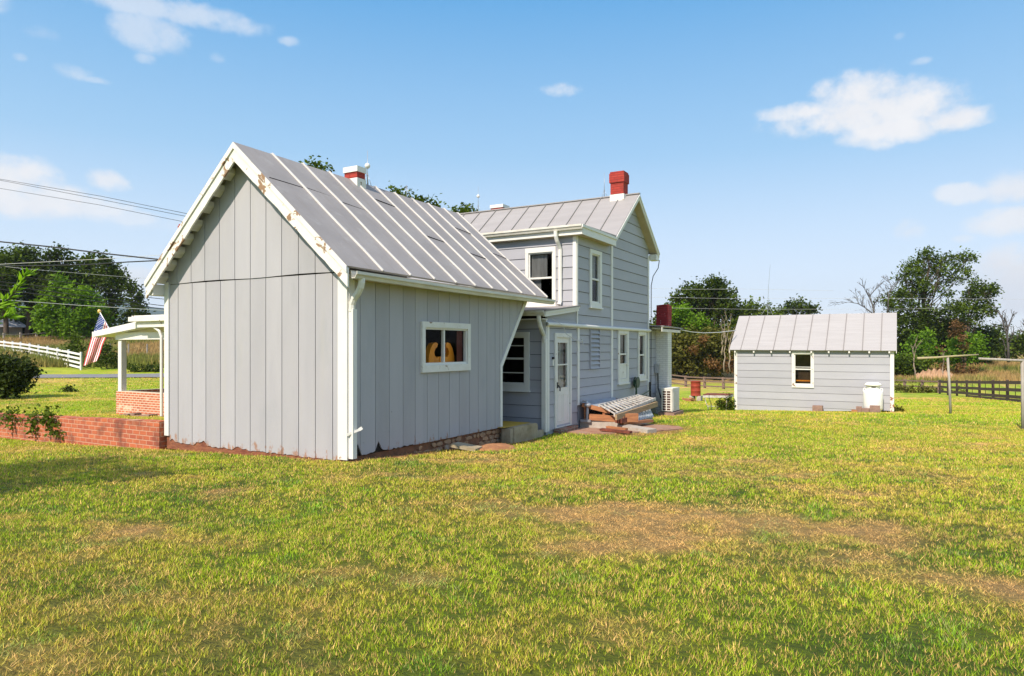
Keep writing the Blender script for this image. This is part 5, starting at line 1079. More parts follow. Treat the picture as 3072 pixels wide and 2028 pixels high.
for r_ in range(9):
    for c_ in range(11):
        if (r_ + c_) % 2: continue
        a, b = (r_ + .5) / 9 * 7 / 13, (c_ + .5) / 11 * .40; o_ = FP(a, b); ea = (FP(a + .01, b) - o_) / .01 * .017; eb = (FP(a, b + .01) - o_) / .01 * .0115; nn_ = ea.cross(eb).normalized(); 
        if nn_.dot(o_) > 0: nn_ = -nn_
        pts = []
        for q in range(10):
            rr = 1.5 if q % 2 == 0 else .62; an_ = q * PI / 5; pts.append(o_ + (ea * math.cos(an_) + eb * math.sin(an_)) * rr + nn_ * .008)
        mb.add(pts, [tuple(range(10))])
mb.build('stars', M['fwhite'], cloth)
# ------------------------------------------------------------------ cables
def cable(lab, pts, r, mt, sag=0.0, ext=0, grp='overhead cables left of the house'):
    p = [P(*q) for q in pts]; q = []
    if ext: p = [p[0] + (p[0] - p[1]).normalized() * ext] + p
    for a, b in zip(p[:-1], p[1:]):
        for i in range(8): k = i / 8; q.append(a.lerp(b, k) - Vector((0, 0, sag * 4 * k * (1 - k))))
    q.append(p[-1]); mb = MB(); mb.tube(q, r, 5); o = mb.build('power_line', mt, None, tuple(p[-1]), smooth=True); tag(o, lab, 'cable', grp)
cable('thick black service cable, uppermost of the two meeting at the left eave', [(0, 725, 21), (150, 740, 20.8), (300, 759, 20.6), (484, 779, 20.4), (520, 782, 20.3)], .022, M['black'], ext=6)
cable('thick black service cable, lower of the two meeting at the left eave', [(0, 798, 24), (120, 797, 23.2), (260, 794, 22.4), (380, 786, 21.6), (484, 781, 20.5), (520, 780, 20.3)], .020, M['black'], ext=6)
cable('thin grey cable rising to the right just under the thick one', [(150, 785, 60), (340, 775, 58), (500, 764, 56), (700, 750, 54)], .02, M['palewire'], ext=40)
cable('thin pale cable crossing the tops of the left trees', [(0, 798, 60), (84, 807, 60), (230, 819, 62), (390, 832, 64), (560, 842, 66)], .012, M['palewire'], ext=20)
cable('dark cable across the left trees, highest of the lower bundle', [(0, 822, 42), (240, 852, 44), (488, 887, 47), (760, 915, 50)], .018, M['black'], ext=20)
cable('grey cable across the left trees, second of the lower bundle', [(0, 845, 42), (240, 870, 44), (488, 897, 47), (760, 925, 50)], .022, M['black'], ext=20)
cable('dark cable across the left trees, third of the lower bundle', [(0, 855, 38), (240, 886, 40), (488, 917, 43), (760, 943, 46)], .022, M['black'], ext=20)
cable('dark cable across the left trees, fourth of the lower bundle', [(0, 868, 38), (240, 899, 40), (488, 926, 43), (760, 950, 46)], .026, M['black'], ext=20)
cable('pale cable across the left trees, lowest of the lower bundle', [(0, 899, 34), (240, 916, 36), (488, 931, 38), (760, 948, 40)], .013, M['palewire'], ext=20)
cable('thin cable against the sky above the left rake, highest of three', [(40, 544, 70), (300, 588, 64), (566, 642, 58), (700, 670, 55)], .022, M['black'], ext=10)
cable('thin cable against the sky above the left rake, middle one of three', [(60, 552, 70), (300, 598, 64), (563, 650, 58), (700, 680, 55)], .022, M['black'], ext=10)
cable('thin cable against the sky above the left rake, lowest of three', [(90, 580, 70), (300, 615, 64), (550, 665, 58), (700, 697, 55)], .020, M['black'], ext=10)
cable('pale cable high across the dark tree right of the house', [(1800, 862, 88), (2055, 868, 90), (2230, 867, 92), (2500, 872, 94)], .014, M['palewire'], ext=10, grp='overhead cables behind the shed')
cable('pale cable behind the shed, second from the top', [(1800, 890, 88), (2040, 893, 90), (2205, 896, 92), (2700, 895, 96), (3000, 897, 98), (3250, 899, 100)], .014, M['palewire'], ext=10, grp='overhead cables behind the shed')
cable('pale cable behind the shed, lowest long one', [(1800, 922, 88), (2010, 924, 90), (2260, 928, 92), (2700, 927, 96), (2850, 924, 98)], .012, M['palewire'], ext=10, grp='overhead cables behind the shed')
cable('white cable slung from the back roof to the shed eave', [(2035, 988, 22.8), (2075, 996, 23.8), (2112, 999, 24.8), (2160, 997, 25.8), (2207, 991, 26.8)], .014, M['palewire'], grp='overhead cables behind the shed')
tl = MB(); q = PG(1280, 1); 
mb = MB(); a = (-6.80, 9.95, g(-6.8, 9.95) + .10); b = (-6.35, 10.05, g(-6.35, 10.05) + .03); mb.beam(a, b, .35, .05); tag(mb.build('flat_slab', M['concrete'], None, a), 'flat tilted slab lying against the stone foundation under the low window', 'slab')
mb = MB(); q = Vector((-6.35, 10.5, g(-6.35, 10.5))); mb.ball(tuple(q), .36, (1.1, 1.5, .22), 14, 8, jit=.08); tag(mb.build('clay_mound', M['clay'], None, tuple(q)), 'small mound of red clay at the foot of the side wall', 'clay mound')
fs_ = P(5, 992, 98); mb = MB(); x, y, z = fs_; x -= 4.2; z -= .35; mb.box((x - 5, y, z - 2.5), (x + 1.3, y + 4, z + 1.0)); fo = thing('outbuilding', 'small pale outbuilding beyond the rail fence at the left edge', 'outbuilding', (x, y, z - 2.5)); mb.build('wall', M['fence_grey'], fo)
mb = MB(); mb.prism([(x - 5.5, y - .6, z + .95), (x + 2.0, y - .6, z + .95), (x - 1.8, y - .6, z + 2.3)], (0, 5.2, 0)); mb.build('roof', M['roof_light'], fo)

# ------------------------------------------------------------------ trees and plants
def leaves(name, mt, blobs, size, dens, parent, org, drop=.0, per=24, flat=.35, seed=0, shape='quad'):
    """blobs: (x, y, z, r) world; leaves sit in small clumps spread mostly through the outer shell of each blob"""
    rs = np.random.RandomState(seed); Cn = []; 
    for b in blobs:
        x, y, z, r = b[:4]; dk = b[4] if len(b) > 4 else 1
        n = max(6, int(dens * dk * r * r / (size * size) * 24 / per))
        v = rs.normal(size=(n, 3)); v /= np.linalg.norm(v, axis=1)[:, None]; rad = r * rs.uniform(.25, 1.08, n) ** .55
        Cn.append(np.array([x, y, z]) + v * rad[:, None] * np.array([1, 1, .85]))
    Cn = np.concatenate(Cn); n = len(Cn) * per
    c = np.repeat(Cn, per, 0) + rs.normal(size=(n, 3)) * size * 1.05
    nrm = rs.normal(size=(n, 3)); nrm[:, 2] = np.abs(nrm[:, 2]) + flat; nrm /= np.linalg.norm(nrm, axis=1)[:, None]
    t = np.cross(nrm, rs.normal(size=(n, 3))); t /= np.linalg.norm(t, axis=1)[:, None]; b = np.cross(nrm, t)
    s = (size * rs.uniform(.55, 1.25, n) * .5)[:, None]; t = t * s * 1.25; b = b * s * .72
    V = np.stack([c - t, c - b + nrm * s * .15, c + t, c + b + nrm * s * .15], 1).reshape(-1, 3) - np.array(org)
    o = np_mesh(name, V, np.arange(n * 4).reshape(-1, 4), 4, mt); o.parent = parent; o['_o'] = tuple(org)
    return o
def limb_path(a, b, wob, n=6, rs=random):
    a = Vector(a); b = Vector(b); L_ = (b - a).length; r = []
    for i in range(n + 1):
        k = i / n; p = a.lerp(b, k) + Vector((0, 0, L_ * .10 * math.sin(PI * k))); 
        if 0 < i < n: p += Vector((rs.uniform(-1, 1), rs.uniform(-1, 1), rs.uniform(-1, 1))) * wob * L_
        r.append(p)
    return r
def tree(name, label, cat, base, blobs, lf, size, dens=1.0, tr=.25, group=None, seed=0, bark='bark', extra=(), trunk_top=None, per=24, fl=.35):
    base = Vector(base); rs = random.Random(seed); root = thing(name, label, cat, tuple(base), group)
    cx = sum(b[0] * b[3] for b in blobs) / sum(b[3] for b in blobs); cy = sum(b[1] * b[3] for b in blobs) / sum(b[3] for b in blobs); zt = max(b[2] for b in blobs)
    zf = trunk_top if trunk_top is not None else base.z + (zt - base.z) * .6
    top = Vector((base.x * .5 + cx * .5, base.y * .5 + cy * .5, zf)); mb = MB(); pth = limb_path(base - Vector((0, 0, .3)), top, .03, 7, rs)
    mb.tube(pth, [tr * (1 - .5 * i / 7) for i in range(8)], 9)
    for b in blobs:
        k = rs.uniform(.35, 1.0); s = pth[min(7, int(k * 7))]
        if b[2] < s.z: s = pth[max(1, int(7 * .3))]
        q = Vector(b[:3]); pp = limb_path(s, q, .06, 6, rs); r0 = tr * .26 * min(1.3, b[3] / 1.8 + .25)
        mb.tube(pp, [r0 * (1 - .8 * i / 6) for i in range(7)], 6)
        for _ in range(4):
            e = q + Vector((rs.uniform(-1, 1), rs.uniform(-1, 1), rs.uniform(-.5, 1))).normalized() * b[3] * 1.0
            mb.tube(limb_path(pp[4], e, .08, 4, rs), [r0 * .3 * (1 - .8 * i / 4) + .006 for i in range(5)], 4)
    mb.build('trunk', M[bark], root, smooth=True)
    leaves('crown', LF[lf], blobs, size, dens, root, tuple(base), seed=seed + 1, per=per, flat=fl)
    for i, (nm, lf2, bl, sz, dn) in enumerate(extra): leaves(nm, LF[lf2], bl, sz, dn, root, tuple(base), seed=seed + 5 + i, per=per)
    return root
def blobs_px(lst, d, seed=0, spread=.9):
    rs = random.Random(seed); r = []
    for b in lst:
        u, v, rp = b[:3]; rad = rp / F * d; dd = d + rs.uniform(-spread, spread) * rad * 1.3; p = P(u, v, dd); r.append((p.x, p.y, p.z, rad) + tuple(b[3:4]))
    return r
def fill(u0, u1, v0, v1, rp, n, seed, top=None):
    rs = random.Random(seed); r = []
    for i in range(n):
        u = rs.uniform(u0, u1); v = rs.uniform(v0, v1)
        if top is not None: v = max(v, top(u) + rp * .8)
        r.append((u, v, rp * rs.uniform(.7, 1.25)))
    return r
# --- left group beyond the road
D1 = 100
TL = [('tall dark green tree at the far left edge of the view', 15, [(10, 785, 36), (45, 775, 30), (0, 830, 45), (40, 840, 45), (15, 890, 45), (-40, 800, 50), (-30, 870, 50)], 'mid'),
      ('dark rounded tree, second from the left edge', 85, [(62, 768, 24), (85, 770, 30), (105, 785, 28), (75, 820, 36), (100, 840, 38), (80, 880, 40), (112, 900, 30)], 'dark'),
      ('tall dark tree with a high twin top left of the bright green one', 165, [(140, 768, 24), (133, 800, 24), (178, 760, 20), (195, 785, 26), (165, 815, 36), (200, 830, 30), (150, 860, 38), (190, 875, 34), (215, 860, 18)], 'dark'),
      ('tall airy tree behind the bright green one', 258, [(258, 778, 17), (272, 790, 20), (245, 800, 20), (265, 825, 30), (238, 835, 22), (290, 820, 22), (255, 855, 24), (280, 850, 20)], 'mid'),
      ('tall dark tree right of the bright green one, trunk showing', 330, [(312, 775, 16), (322, 795, 24), (340, 815, 20), (315, 830, 26), (352, 840, 20), (335, 850, 26), (372, 838, 14), (360, 865, 20), (330, 885, 24), (305, 855, 18), (350, 900, 18), (320, 930, 18), (345, 940, 14)], 'dark')]
for i, (lb, ub, bl, lf) in enumerate(TL):
    tree('tree', lb, 'tree', PG(ub, D1 + (i % 2) * 3), blobs_px(bl, D1 + (i % 2) * 3, 30 + i), lf, .48, 1.7, .38, 'trees beyond the road', seed=40 + i, trunk_top=P(ub, 850, D1).z)
tree('tree', 'narrow dark tree in front of the mountain beside the porch', 'tree', PG(405, 98), blobs_px([(392, 858, 12), (404, 872, 17), (415, 890, 15), (395, 900, 15), (420, 915, 14), (408, 930, 18), (385, 940, 12), (430, 950, 13), (412, 968, 18), (390, 975, 15), (432, 975, 12)], 98, 3), 'dark', .42, 1.8, .25, 'trees beyond the road', seed=61)
tree('tree', 'broad bright green tree in front of the dark trees on the left', 'tree', PG(225, 93), blobs_px([(190, 850, 22), (180, 880, 26), (235, 880, 28), (270, 895, 24), (150, 905, 26), (200, 910, 34), (250, 920, 32), (290, 930, 24), (130, 940, 26), (170, 950, 34), (220, 955, 36), (270, 960, 32), (310, 945, 18), (120, 975, 22), (300, 975, 20), (160, 985, 24), (210, 990, 26), (255, 990, 22)], 93, 9), 'bright', .46, 1.9, .3, 'trees beyond the road', seed=70)
hl = fill(-60, 480, 962, 1005, 20, 46, 12)
o = leaves('undergrowth', LF['dark'], blobs_px(hl, 106, 5), .55, 1.3, None, (0, 0, 0), seed=80); o['kind'] = 'stuff'; tag(o, 'dark undergrowth beneath the trees beyond the road', 'undergrowth')
hl = fill(-60, 480, 935, 985, 22, 30, 16)
o = leaves('woodland', LF['dark'], blobs_px([b for b in hl if b[0] < 330], 112, 5), .6, 1.2, None, (0, 0, 0), seed=81); o['kind'] = 'stuff'; tag(o, 'dark mass of far woodland between the trees on the left', 'woodland')
def shrub(lb, u, d, bl, lf, size, dens=1.3, name='shrub', cat='shrub', seed=0, grp=None, tr=.05, extra=()):
    return tree(name, lb, cat, PG(u, d), blobs_px(bl, d, seed), lf, size, dens, tr, grp, seed=seed, extra=extra)
shrub('feathery green shrub behind the right end of the white fence', 222, 60, [(222, 1030, 14), (214, 1045, 15), (232, 1045, 16), (225, 1060, 15), (210, 1062, 12), (224, 1012, 8)], 'mid', .22, seed=91)
shrub('slim dark shrub growing through the white fence rails', 203, 61, [(202, 1058, 8), (200, 1070, 10), (207, 1076, 8)], 'dark', .2, seed=92)
shrub('dark shrub behind the flag at the roadside', 322, 57, [(318, 1045, 12), (330, 1058, 16), (312, 1062, 14), (322, 1078, 18), (340, 1075, 12), (304, 1082, 12)], 'dark', .2, seed=93)
shrub('low green weeds on the road bank seen between the porch posts', 420, 55.5, [(395, 1106, 9), (412, 1109, 8), (430, 1106, 9), (450, 1108, 8), (470, 1110, 7)], 'dark', .18, seed=94)
shrub('small dark plant alone on the lawn before the road', 208, 33, [(202, 1172, 8), (212, 1176, 10), (205, 1180, 8), (218, 1181, 7), (208, 1166, 5)], 'bush', .09, 1.0, 'plant', 'plant', seed=95, tr=.02)
shrub('large rounded dark green bush on the lawn at the left edge', 10, 29, [(20, 1088, 22), (50, 1090, 24), (80, 1100, 22), (0, 1100, 30), (40, 1115, 34), (75, 1120, 28), (92, 1118, 14), (10, 1140, 34), (50, 1145, 30), (72, 1145, 16), (25, 1165, 26), (50, 1168, 16), (-20, 1130, 40), (-30, 1100, 30), (-10, 1175, 20)], 'bush', .14, 2.8, 'bush', 'bush', seed=96, tr=.08)
# vine on the low wall
def wallpt(u, v): r = ray(u, v); k = 7.30 / r.y; return r * k
vb = []
for (u, v, rp) in ((30, 1240, 10), (15, 1250, 9), (48, 1252, 8), (36, 1272, 5), (95, 1252, 7), (125, 1245, 14), (148, 1240, 12), (160, 1255, 10), (135, 1262, 12), (150, 1275, 8), (104, 1275, 5), (100, 1290, 5), (165, 1290, 5), (178, 1303, 4)):
    p = wallpt(u, v); vb.append((p.x, p.y, p.z, rp / F * 11, .7))
vr = thing('vine', 'leafy green vine trailing over the low brick wall', 'vine', tuple(wallpt(100, 1250)))
mb = MB(); mb.tube([wallpt(0, 1252), wallpt(60, 1256), wallpt(110, 1258), wallpt(150, 1256), wallpt(170, 1262)], .010, 5); mb.tube([wallpt(96, 1258), wallpt(95, 1285), wallpt(102, 1300)], .007, 5); mb.tube([wallpt(150, 1257), wallpt(150, 1280), wallpt(152, 1295)], .007, 5); mb.build('stem', M['bark'], vr)
leaves('foliage', LF['mid'], vb, .075, 1.1, vr, tuple(wallpt(100, 1250)), seed=99, per=8)
# sapling at the left edge of the view: its branch leans into the picture and its crown shades the lawn
tb_ = Vector((-9.75, 1.0, g(-9.75, 1.0))); rs_ = random.Random(5)
bl = [(tb_.x + rs_.uniform(-1.3, 1.3), tb_.y + rs_.uniform(-1.3, 1.0), tb_.z + rs_.uniform(2.0, 4.0), rs_.uniform(.5, .8)) for _ in range(13)]
sp_ = thing('young_tree', 'bright green leafy branch of a young tree reaching in at the left edge', 'tree', tuple(tb_))
mb = MB(); mb.tube(limb_path(tb_ - Vector((0, 0, .1)), tb_ + Vector((.1, 0, 3.6)), .02, 7), [.09 - .008 * i for i in range(8)], 8)
for b in bl: mb.tube(limb_path(tb_ + Vector((.05, 0, rs_.uniform(.9, 2.2))), b[:3], .05, 6), [.03 - .004 * i for i in range(7)], 5)
e1 = P(62, 862, 7.2); e2 = P(88, 822, 7.2); s1 = tb_ + Vector((.05, 0, 1.7)); pth = [s1, s1.lerp(P(-60, 950, 7), .5) + Vector((0, 0, .1)), P(-60, 945, 7.1), P(0, 915, 7.15), P(32, 893, 7.2), P(50, 868, 7.2), P(70, 838, 7.2), e2]
mb.tube(pth, [.03, .025, .018, .010, .008, .006, .005, .003], 6); pth2 = [P(-60, 985, 7), P(-20, 962, 7), P(10, 955, 7), P(32, 950, 7)]; mb.tube([s1] + pth2, [.03, .012, .008, .006, .003], 5); pth3 = [P(0, 918, 7.15), P(15, 925, 7.2), P(30, 915, 7.2), P(46, 922, 7.2)]; mb.tube(pth3, [.006, .005, .004, .002], 5)
mb.build('trunk', M['bark'], sp_, smooth=True)
V = []
def lance(p, d, L_, w, nrm):
    d = d.normalized(); s = d.cross(nrm).normalized() * w; q = [p, p + d * L_ * .35 + s + nrm * .01, p + d * L_ * .7 + s * .7, p + d * L_, p + d * L_ * .7 - s * .7, p + d * L_ * .35 - s + nrm * .01]
    V.append(q)
for pts_, dn in ((pth[2:], 64), (pth2, 24), (pth3, 14)):
    for k in range(dn):
        t = (k + rs_.random()) / dn * (len(pts_) - 1); i = min(len(pts_) - 2, int(t)); p = pts_[i].lerp(pts_[i + 1], t - i)
        d = (pts_[i + 1] - pts_[i]).normalized() + Vector((rs_.uniform(-1, 1), rs_.uniform(-1, 1), rs_.uniform(-.7, .9))) * .9
        lance(p, d, rs_.uniform(.08, .15), rs_.uniform(.013, .024), Vector((rs_.uniform(-.6, .6), rs_.uniform(-1, .2), .7)).normalized())
for b in bl:
    for k in range(420):
        v = Vector((rs_.gauss(0, 1), rs_.gauss(0, 1), rs_.gauss(0, 1))).normalized() * b[3] * rs_.uniform(.3, 1.05); d = Vector((rs_.uniform(-1, 1), rs_.uniform(-1, 1), rs_.uniform(-.8, .4)))
        lance(Vector(b[:3]) + v, d, rs_.uniform(.11, .18), rs_.uniform(.026, .042), Vector((rs_.uniform(-.5, .5), rs_.uniform(-.5, .5), 1)).normalized())
mb = MB()
for q in V: mb.add(q, [(0, 1, 2, 3, 4, 5)])
mb.build('foliage', LF['lime'], sp_)
# --- trees rising behind the wing ridge
tree('tree', 'sparse tree whose tips show just left of the small chimney', 'tree', PG(945, 44), blobs_px([(930, 506, 5, .3), (948, 511, 7, .3), (964, 514, 6, .3), (975, 538, 12, .5), (955, 572, 40), (900, 580, 30), (1000, 600, 50), (940, 630, 60)], 44, 7), 'mid', .26, .9, .3, 'trees behind the house', seed=111)
tree('tree', 'green treetop line showing along the middle of the wing ridge', 'tree', PG(1230, 50), blobs_px([(1178, 585, 8, .6), (1203, 594, 8, .6), (1235, 603, 10, .6), (1262, 614, 9, .6), (1300, 621, 11, .6), (1240, 665, 45), (1180, 665, 40), (1290, 675, 40)], 50, 8), 'mid', .27, 1.1, .3, 'trees behind the house', seed=112)
tree('tree', 'small green treetop where the two roofs meet', 'tree', PG(1390, 52), blobs_px([(1376, 641, 11), (1394, 636, 12), (1412, 643, 9), (1390, 680, 40)], 52, 9), 'mid', .27, 1.1, .25, 'trees behind the house', seed=113)
# --- middle group between house and shed
tree('tree', 'big dark rounded tree between the house and the shed', 'tree', PG(2120, 103), blobs_px([(2148, 848, 12), (2160, 850, 10), (2125, 850, 12), (2140, 862, 18), (2095, 868, 18), (2060, 876, 20), (2120, 880, 34), (2165, 876, 24), (2190, 880, 16), (2080, 900, 36), (2040, 895, 20), (2022, 905, 16), (2150, 910, 40), (2190, 910, 26), (2110, 930, 44), (2055, 935, 34), (2170, 945, 40), (2015, 935, 18), (2210, 935, 22)], 103, 10), 'dark', .44, 1.9, .5, 'trees between house and shed', seed=120)
tree('tree', 'light green tree beside the chipped chimney', 'tree', PG(2040, 97), blobs_px([(2030, 935, 20), (2055, 928, 18), (2066, 945, 18), (2025, 960, 26), (2050, 965, 26), (2100, 962, 20), (2085, 985, 26), (2120, 985, 18), (2025, 995, 26), (2060, 1005, 28)], 97, 11), 'bright', .40, 1.8, .3, 'trees between house and shed', seed=121)
o = leaves('thicket', LF['olive'], blobs_px(fill(1990, 2205, 1000, 1108, 24, 60, 17), 93, 12), .40, 1.3, None, (0, 0, 0), seed=122); o['kind'] = 'stuff'; tag(o, 'olive and rust tinged thicket below the trees left of the shed', 'thicket')
o = leaves('thicket', LF['dark'], blobs_px(fill(1990, 2205, 990, 1108, 24, 34, 27), 96, 12), .42, 1.3, None, (0, 0, 0), seed=123); o['kind'] = 'stuff'; tag(o, 'dark green thicket mixed with the olive one left of the shed', 'thicket')
o = leaves('bramble', LF['brown'], blobs_px([(2130, 1085, 14), (2150, 1095, 12), (2190, 1085, 12), (2080, 1050, 8), (2110, 1020, 8), (2190, 1108, 8)], 90, 12), .3, .35, None, (0, 0, 0), seed=124); o['kind'] = 'stuff'; tag(o, 'red brown brambles above the brown fence', 'brambles')
tree('tree', 'olive green tree just behind the left end of the shed roof', 'tree', PG(2260, 112), blobs_px([(2225, 925, 20), (2250, 920, 18), (2275, 920, 16), (2240, 945, 26), (2280, 945, 24), (2310, 935, 16), (2325, 945, 12), (2300, 960, 20), (2220, 965, 30)], 112, 13), 'mid', .5, 1.3, .35, 'trees behind the shed', seed=125)
tree('tree', 'far dark tree above the middle of the shed roof', 'tree', PG(2400, 150), blobs_px([(2372, 918, 12), (2388, 915, 12), (2408, 914, 12), (2425, 922, 12), (2440, 932, 9), (2360, 930, 12), (2385, 935, 18), (2415, 938, 18), (2345, 940, 8)], 150, 14), 'dark', .6, 1.3, .35, 'trees behind the shed', seed=126)
# --- right group
zz = lambda a, b, r, *k: (2500 + a * .2551, 740 + b * .2551, r * .2551) + k
big = [zz(1130, 90, 70, .8), zz(1060, 130, 80, .8), zz(960, 210, 90, .8), zz(1180, 170, 110, .85), zz(1330, 120, 60, .6), zz(1440, 120, 60, .6), zz(1560, 140, 55, .5), zz(1620, 130, 35, .4), zz(860, 250, 80, .8), zz(800, 330, 70, .7), zz(960, 340, 110), zz(1130, 320, 130), zz(1300, 260, 90, .7), zz(1420, 300, 90, .6), zz(1530, 260, 60, .6), zz(1560, 360, 50, .5), zz(1440, 390, 80, .6), zz(1060, 460, 100, .8), zz(900, 430, 90), zz(1250, 430, 80, .5), zz(820, 530, 100), zz(720, 580, 80), zz(980, 570, 100, .8), zz(1120, 560, 70, .6), zz(1330, 570, 70, .5), zz(600, 650, 80), zz(690, 700, 80), zz(850, 690, 90), zz(1000, 690, 80, .8)]
tree('tree', 'large airy tree rising behind the right end of the shed', 'tree', PG(2775, 108), blobs_px(big, 108, 20), 'mid', .38, 1.35, .45, 'trees behind the clothesline', seed=130, trunk_top=P(2790, 860, 108).z)
rt = [zz(1640, 460, 60), zz(1740, 450, 60, .8), zz(1830, 500, 70), zz(1900, 520, 45, .7), zz(1680, 560, 90), zz(1580, 590, 80, .8), zz(1800, 600, 80), zz(1740, 690, 80), zz(1840, 690, 60, .8), zz(1620, 720, 80), zz(1870, 760, 40, .6), zz(1700, 800, 50, .6), zz(1480, 640, 70, .7), zz(1500, 750, 90), zz(1380, 700, 70), zz(1620, 880, 60)]
tree('tree', 'dark leafy tree leaning right of the large airy tree', 'tree', PG(2890, 104), blobs_px(rt, 104, 21), 'mid', .38, 1.5, .4, 'trees behind the clothesline', seed=131)
dk = [zz(780, 830, 90), zz(850, 900, 110), zz(820, 1030, 110), zz(1000, 850, 100), zz(1150, 820, 100), zz(1280, 820, 100), zz(1200, 950, 110), zz(1050, 980, 110), zz(1330, 960, 90), zz(800, 1180, 80), zz(1450, 880, 80)]
tree('tree', 'dark inner tree mass behind the sumac thicket', 'tree', PG(2770, 106), blobs_px(dk, 106, 22), 'dark', .45, 1.8, .35, 'trees behind the clothesline', seed=132)
sm = [zz(1000, 1100, 90), zz(1120, 1080, 80), zz(960, 1180, 80), zz(1080, 1190, 90), zz(880, 1290, 80), zz(780, 1340, 70), zz(990, 1300, 80), zz(900, 1400, 70), zz(1100, 1330, 80), zz(760, 1430, 50)]
tree('sumac', 'bright green sumac left of the nearer clothesline post', 'sumac', PG(2750, 96), blobs_px(sm, 96, 23), 'bright', .42, 1.7, .15, 'sumac thicket', seed=133)
sm = [zz(1420, 1150, 80), zz(1500, 1230, 80), zz(1380, 1260, 70), zz(1600, 1120, 80), zz(1680, 1180, 80), zz(1720, 1260, 50), zz(1620, 1300, 50), zz(1720, 1090, 60), zz(1300, 1330, 50), zz(1450, 1350, 50)]
tree('sumac', 'bright green sumac behind the crossbar of the clothesline post', 'sumac', PG(2890, 97), blobs_px(sm, 97, 24), 'bright', .42, 1.7, .15, 'sumac thicket', seed=134)
br = [zz(1450, 900, 40, .7), zz(1470, 960, 45, .7), zz(1430, 1020, 45, .7), zz(1500, 1060, 35, .6), zz(1230, 1210, 40, .5), zz(1530, 1180, 40, .5), zz(1540, 1440, 60, .7), zz(1440, 1470, 50, .7), zz(1630, 1450, 50, .7), zz(1280, 1430, 40, .6), zz(880, 1510, 40, .6), zz(1580, 1500, 40, .6)]
o = leaves('dead_vine', LF['brown'], blobs_px(br, 95, 25), .26, .35, None, (0, 0, 0), seed=135); o['kind'] = 'stuff'; tag(o, 'tangle of dead red brown vines and brush under the right hand trees', 'dead vines')
rw = [zz(1900, 1060, 60), zz(1820, 1080, 60), zz(1980, 1120, 70), zz(1860, 1180, 90), zz(1980, 1230, 80), zz(2080, 1120, 70), zz(2160, 1090, 70), zz(2230, 1060, 60), zz(2120, 1210, 80), zz(2220, 1180, 80), zz(1800, 1260, 60), zz(2300, 1100, 90), zz(2400, 1050, 90), zz(2350, 1220, 90), zz(2060, 1290, 50), zz(1920, 1290, 50)]
tree('hedge_tree', 'dark green line of bushy growth at the right edge behind the field', 'tree', PG(3020, 125), blobs_px(rw, 125, 26), 'mid', .5, 1.7, .3, 'trees behind the clothesline', seed=136)
shrub('dark weeds crowding under the rusty table at the shed corner', 2185, 25.6, [(2182, 1200, 13), (2190, 1212, 13), (2176, 1218, 12), (2196, 1222, 8), (2160, 1208, 8, .6), (2168, 1222, 8, .7)], 'dark', .07, 1.2, 'weeds', 'weeds', seed=141, tr=.01)
shrub('low weeds at the right foot of the shed', 2690, 24.2, [(2686, 1228, 6), (2695, 1232, 6), (2702, 1234, 4)], 'olive', .06, 1.0, 'weeds', 'weeds', seed=142, tr=.01)
shrub('rank grass and weeds growing along the brown fence right of the shed', 2740, 64, [(2695, 1165, 5), (2715, 1168, 6), (2740, 1170, 6), (2765, 1168, 6), (2790, 1172, 6), (2812, 1174, 5), (2875, 1180, 8), (2888, 1184, 6)], 'olive', .2, .6, 'weeds', 'weeds', seed=143, tr=.01)
o = leaves('thicket', LF['dark'], blobs_px(fill(2690, 2985, 985, 1095, 30, 60, 37), 112, 12), .5, 1.1, None, (0, 0, 0), seed=150); o['kind'] = 'stuff'; tag(o, 'dark undergrowth behind the sumac on the right', 'undergrowth')
o = leaves('thicket', LF['mid'], blobs_px(fill(2670, 2780, 1075, 1122, 14, 24, 38), 93, 12), .34, 1.2, None, (0, 0, 0), seed=151); o['kind'] = 'stuff'; tag(o, 'green undergrowth at the right end of the shed wall behind the fence', 'undergrowth')
o = leaves('woodland', LF['dark'], blobs_px(fill(1960, 2350, 960, 1080, 30, 60, 39), 118, 12), .6, 1.0, None, (0, 0, 0), seed=152); o['kind'] = 'stuff'; tag(o, 'dark wood closing the gap behind the trees left of the shed', 'woodland')
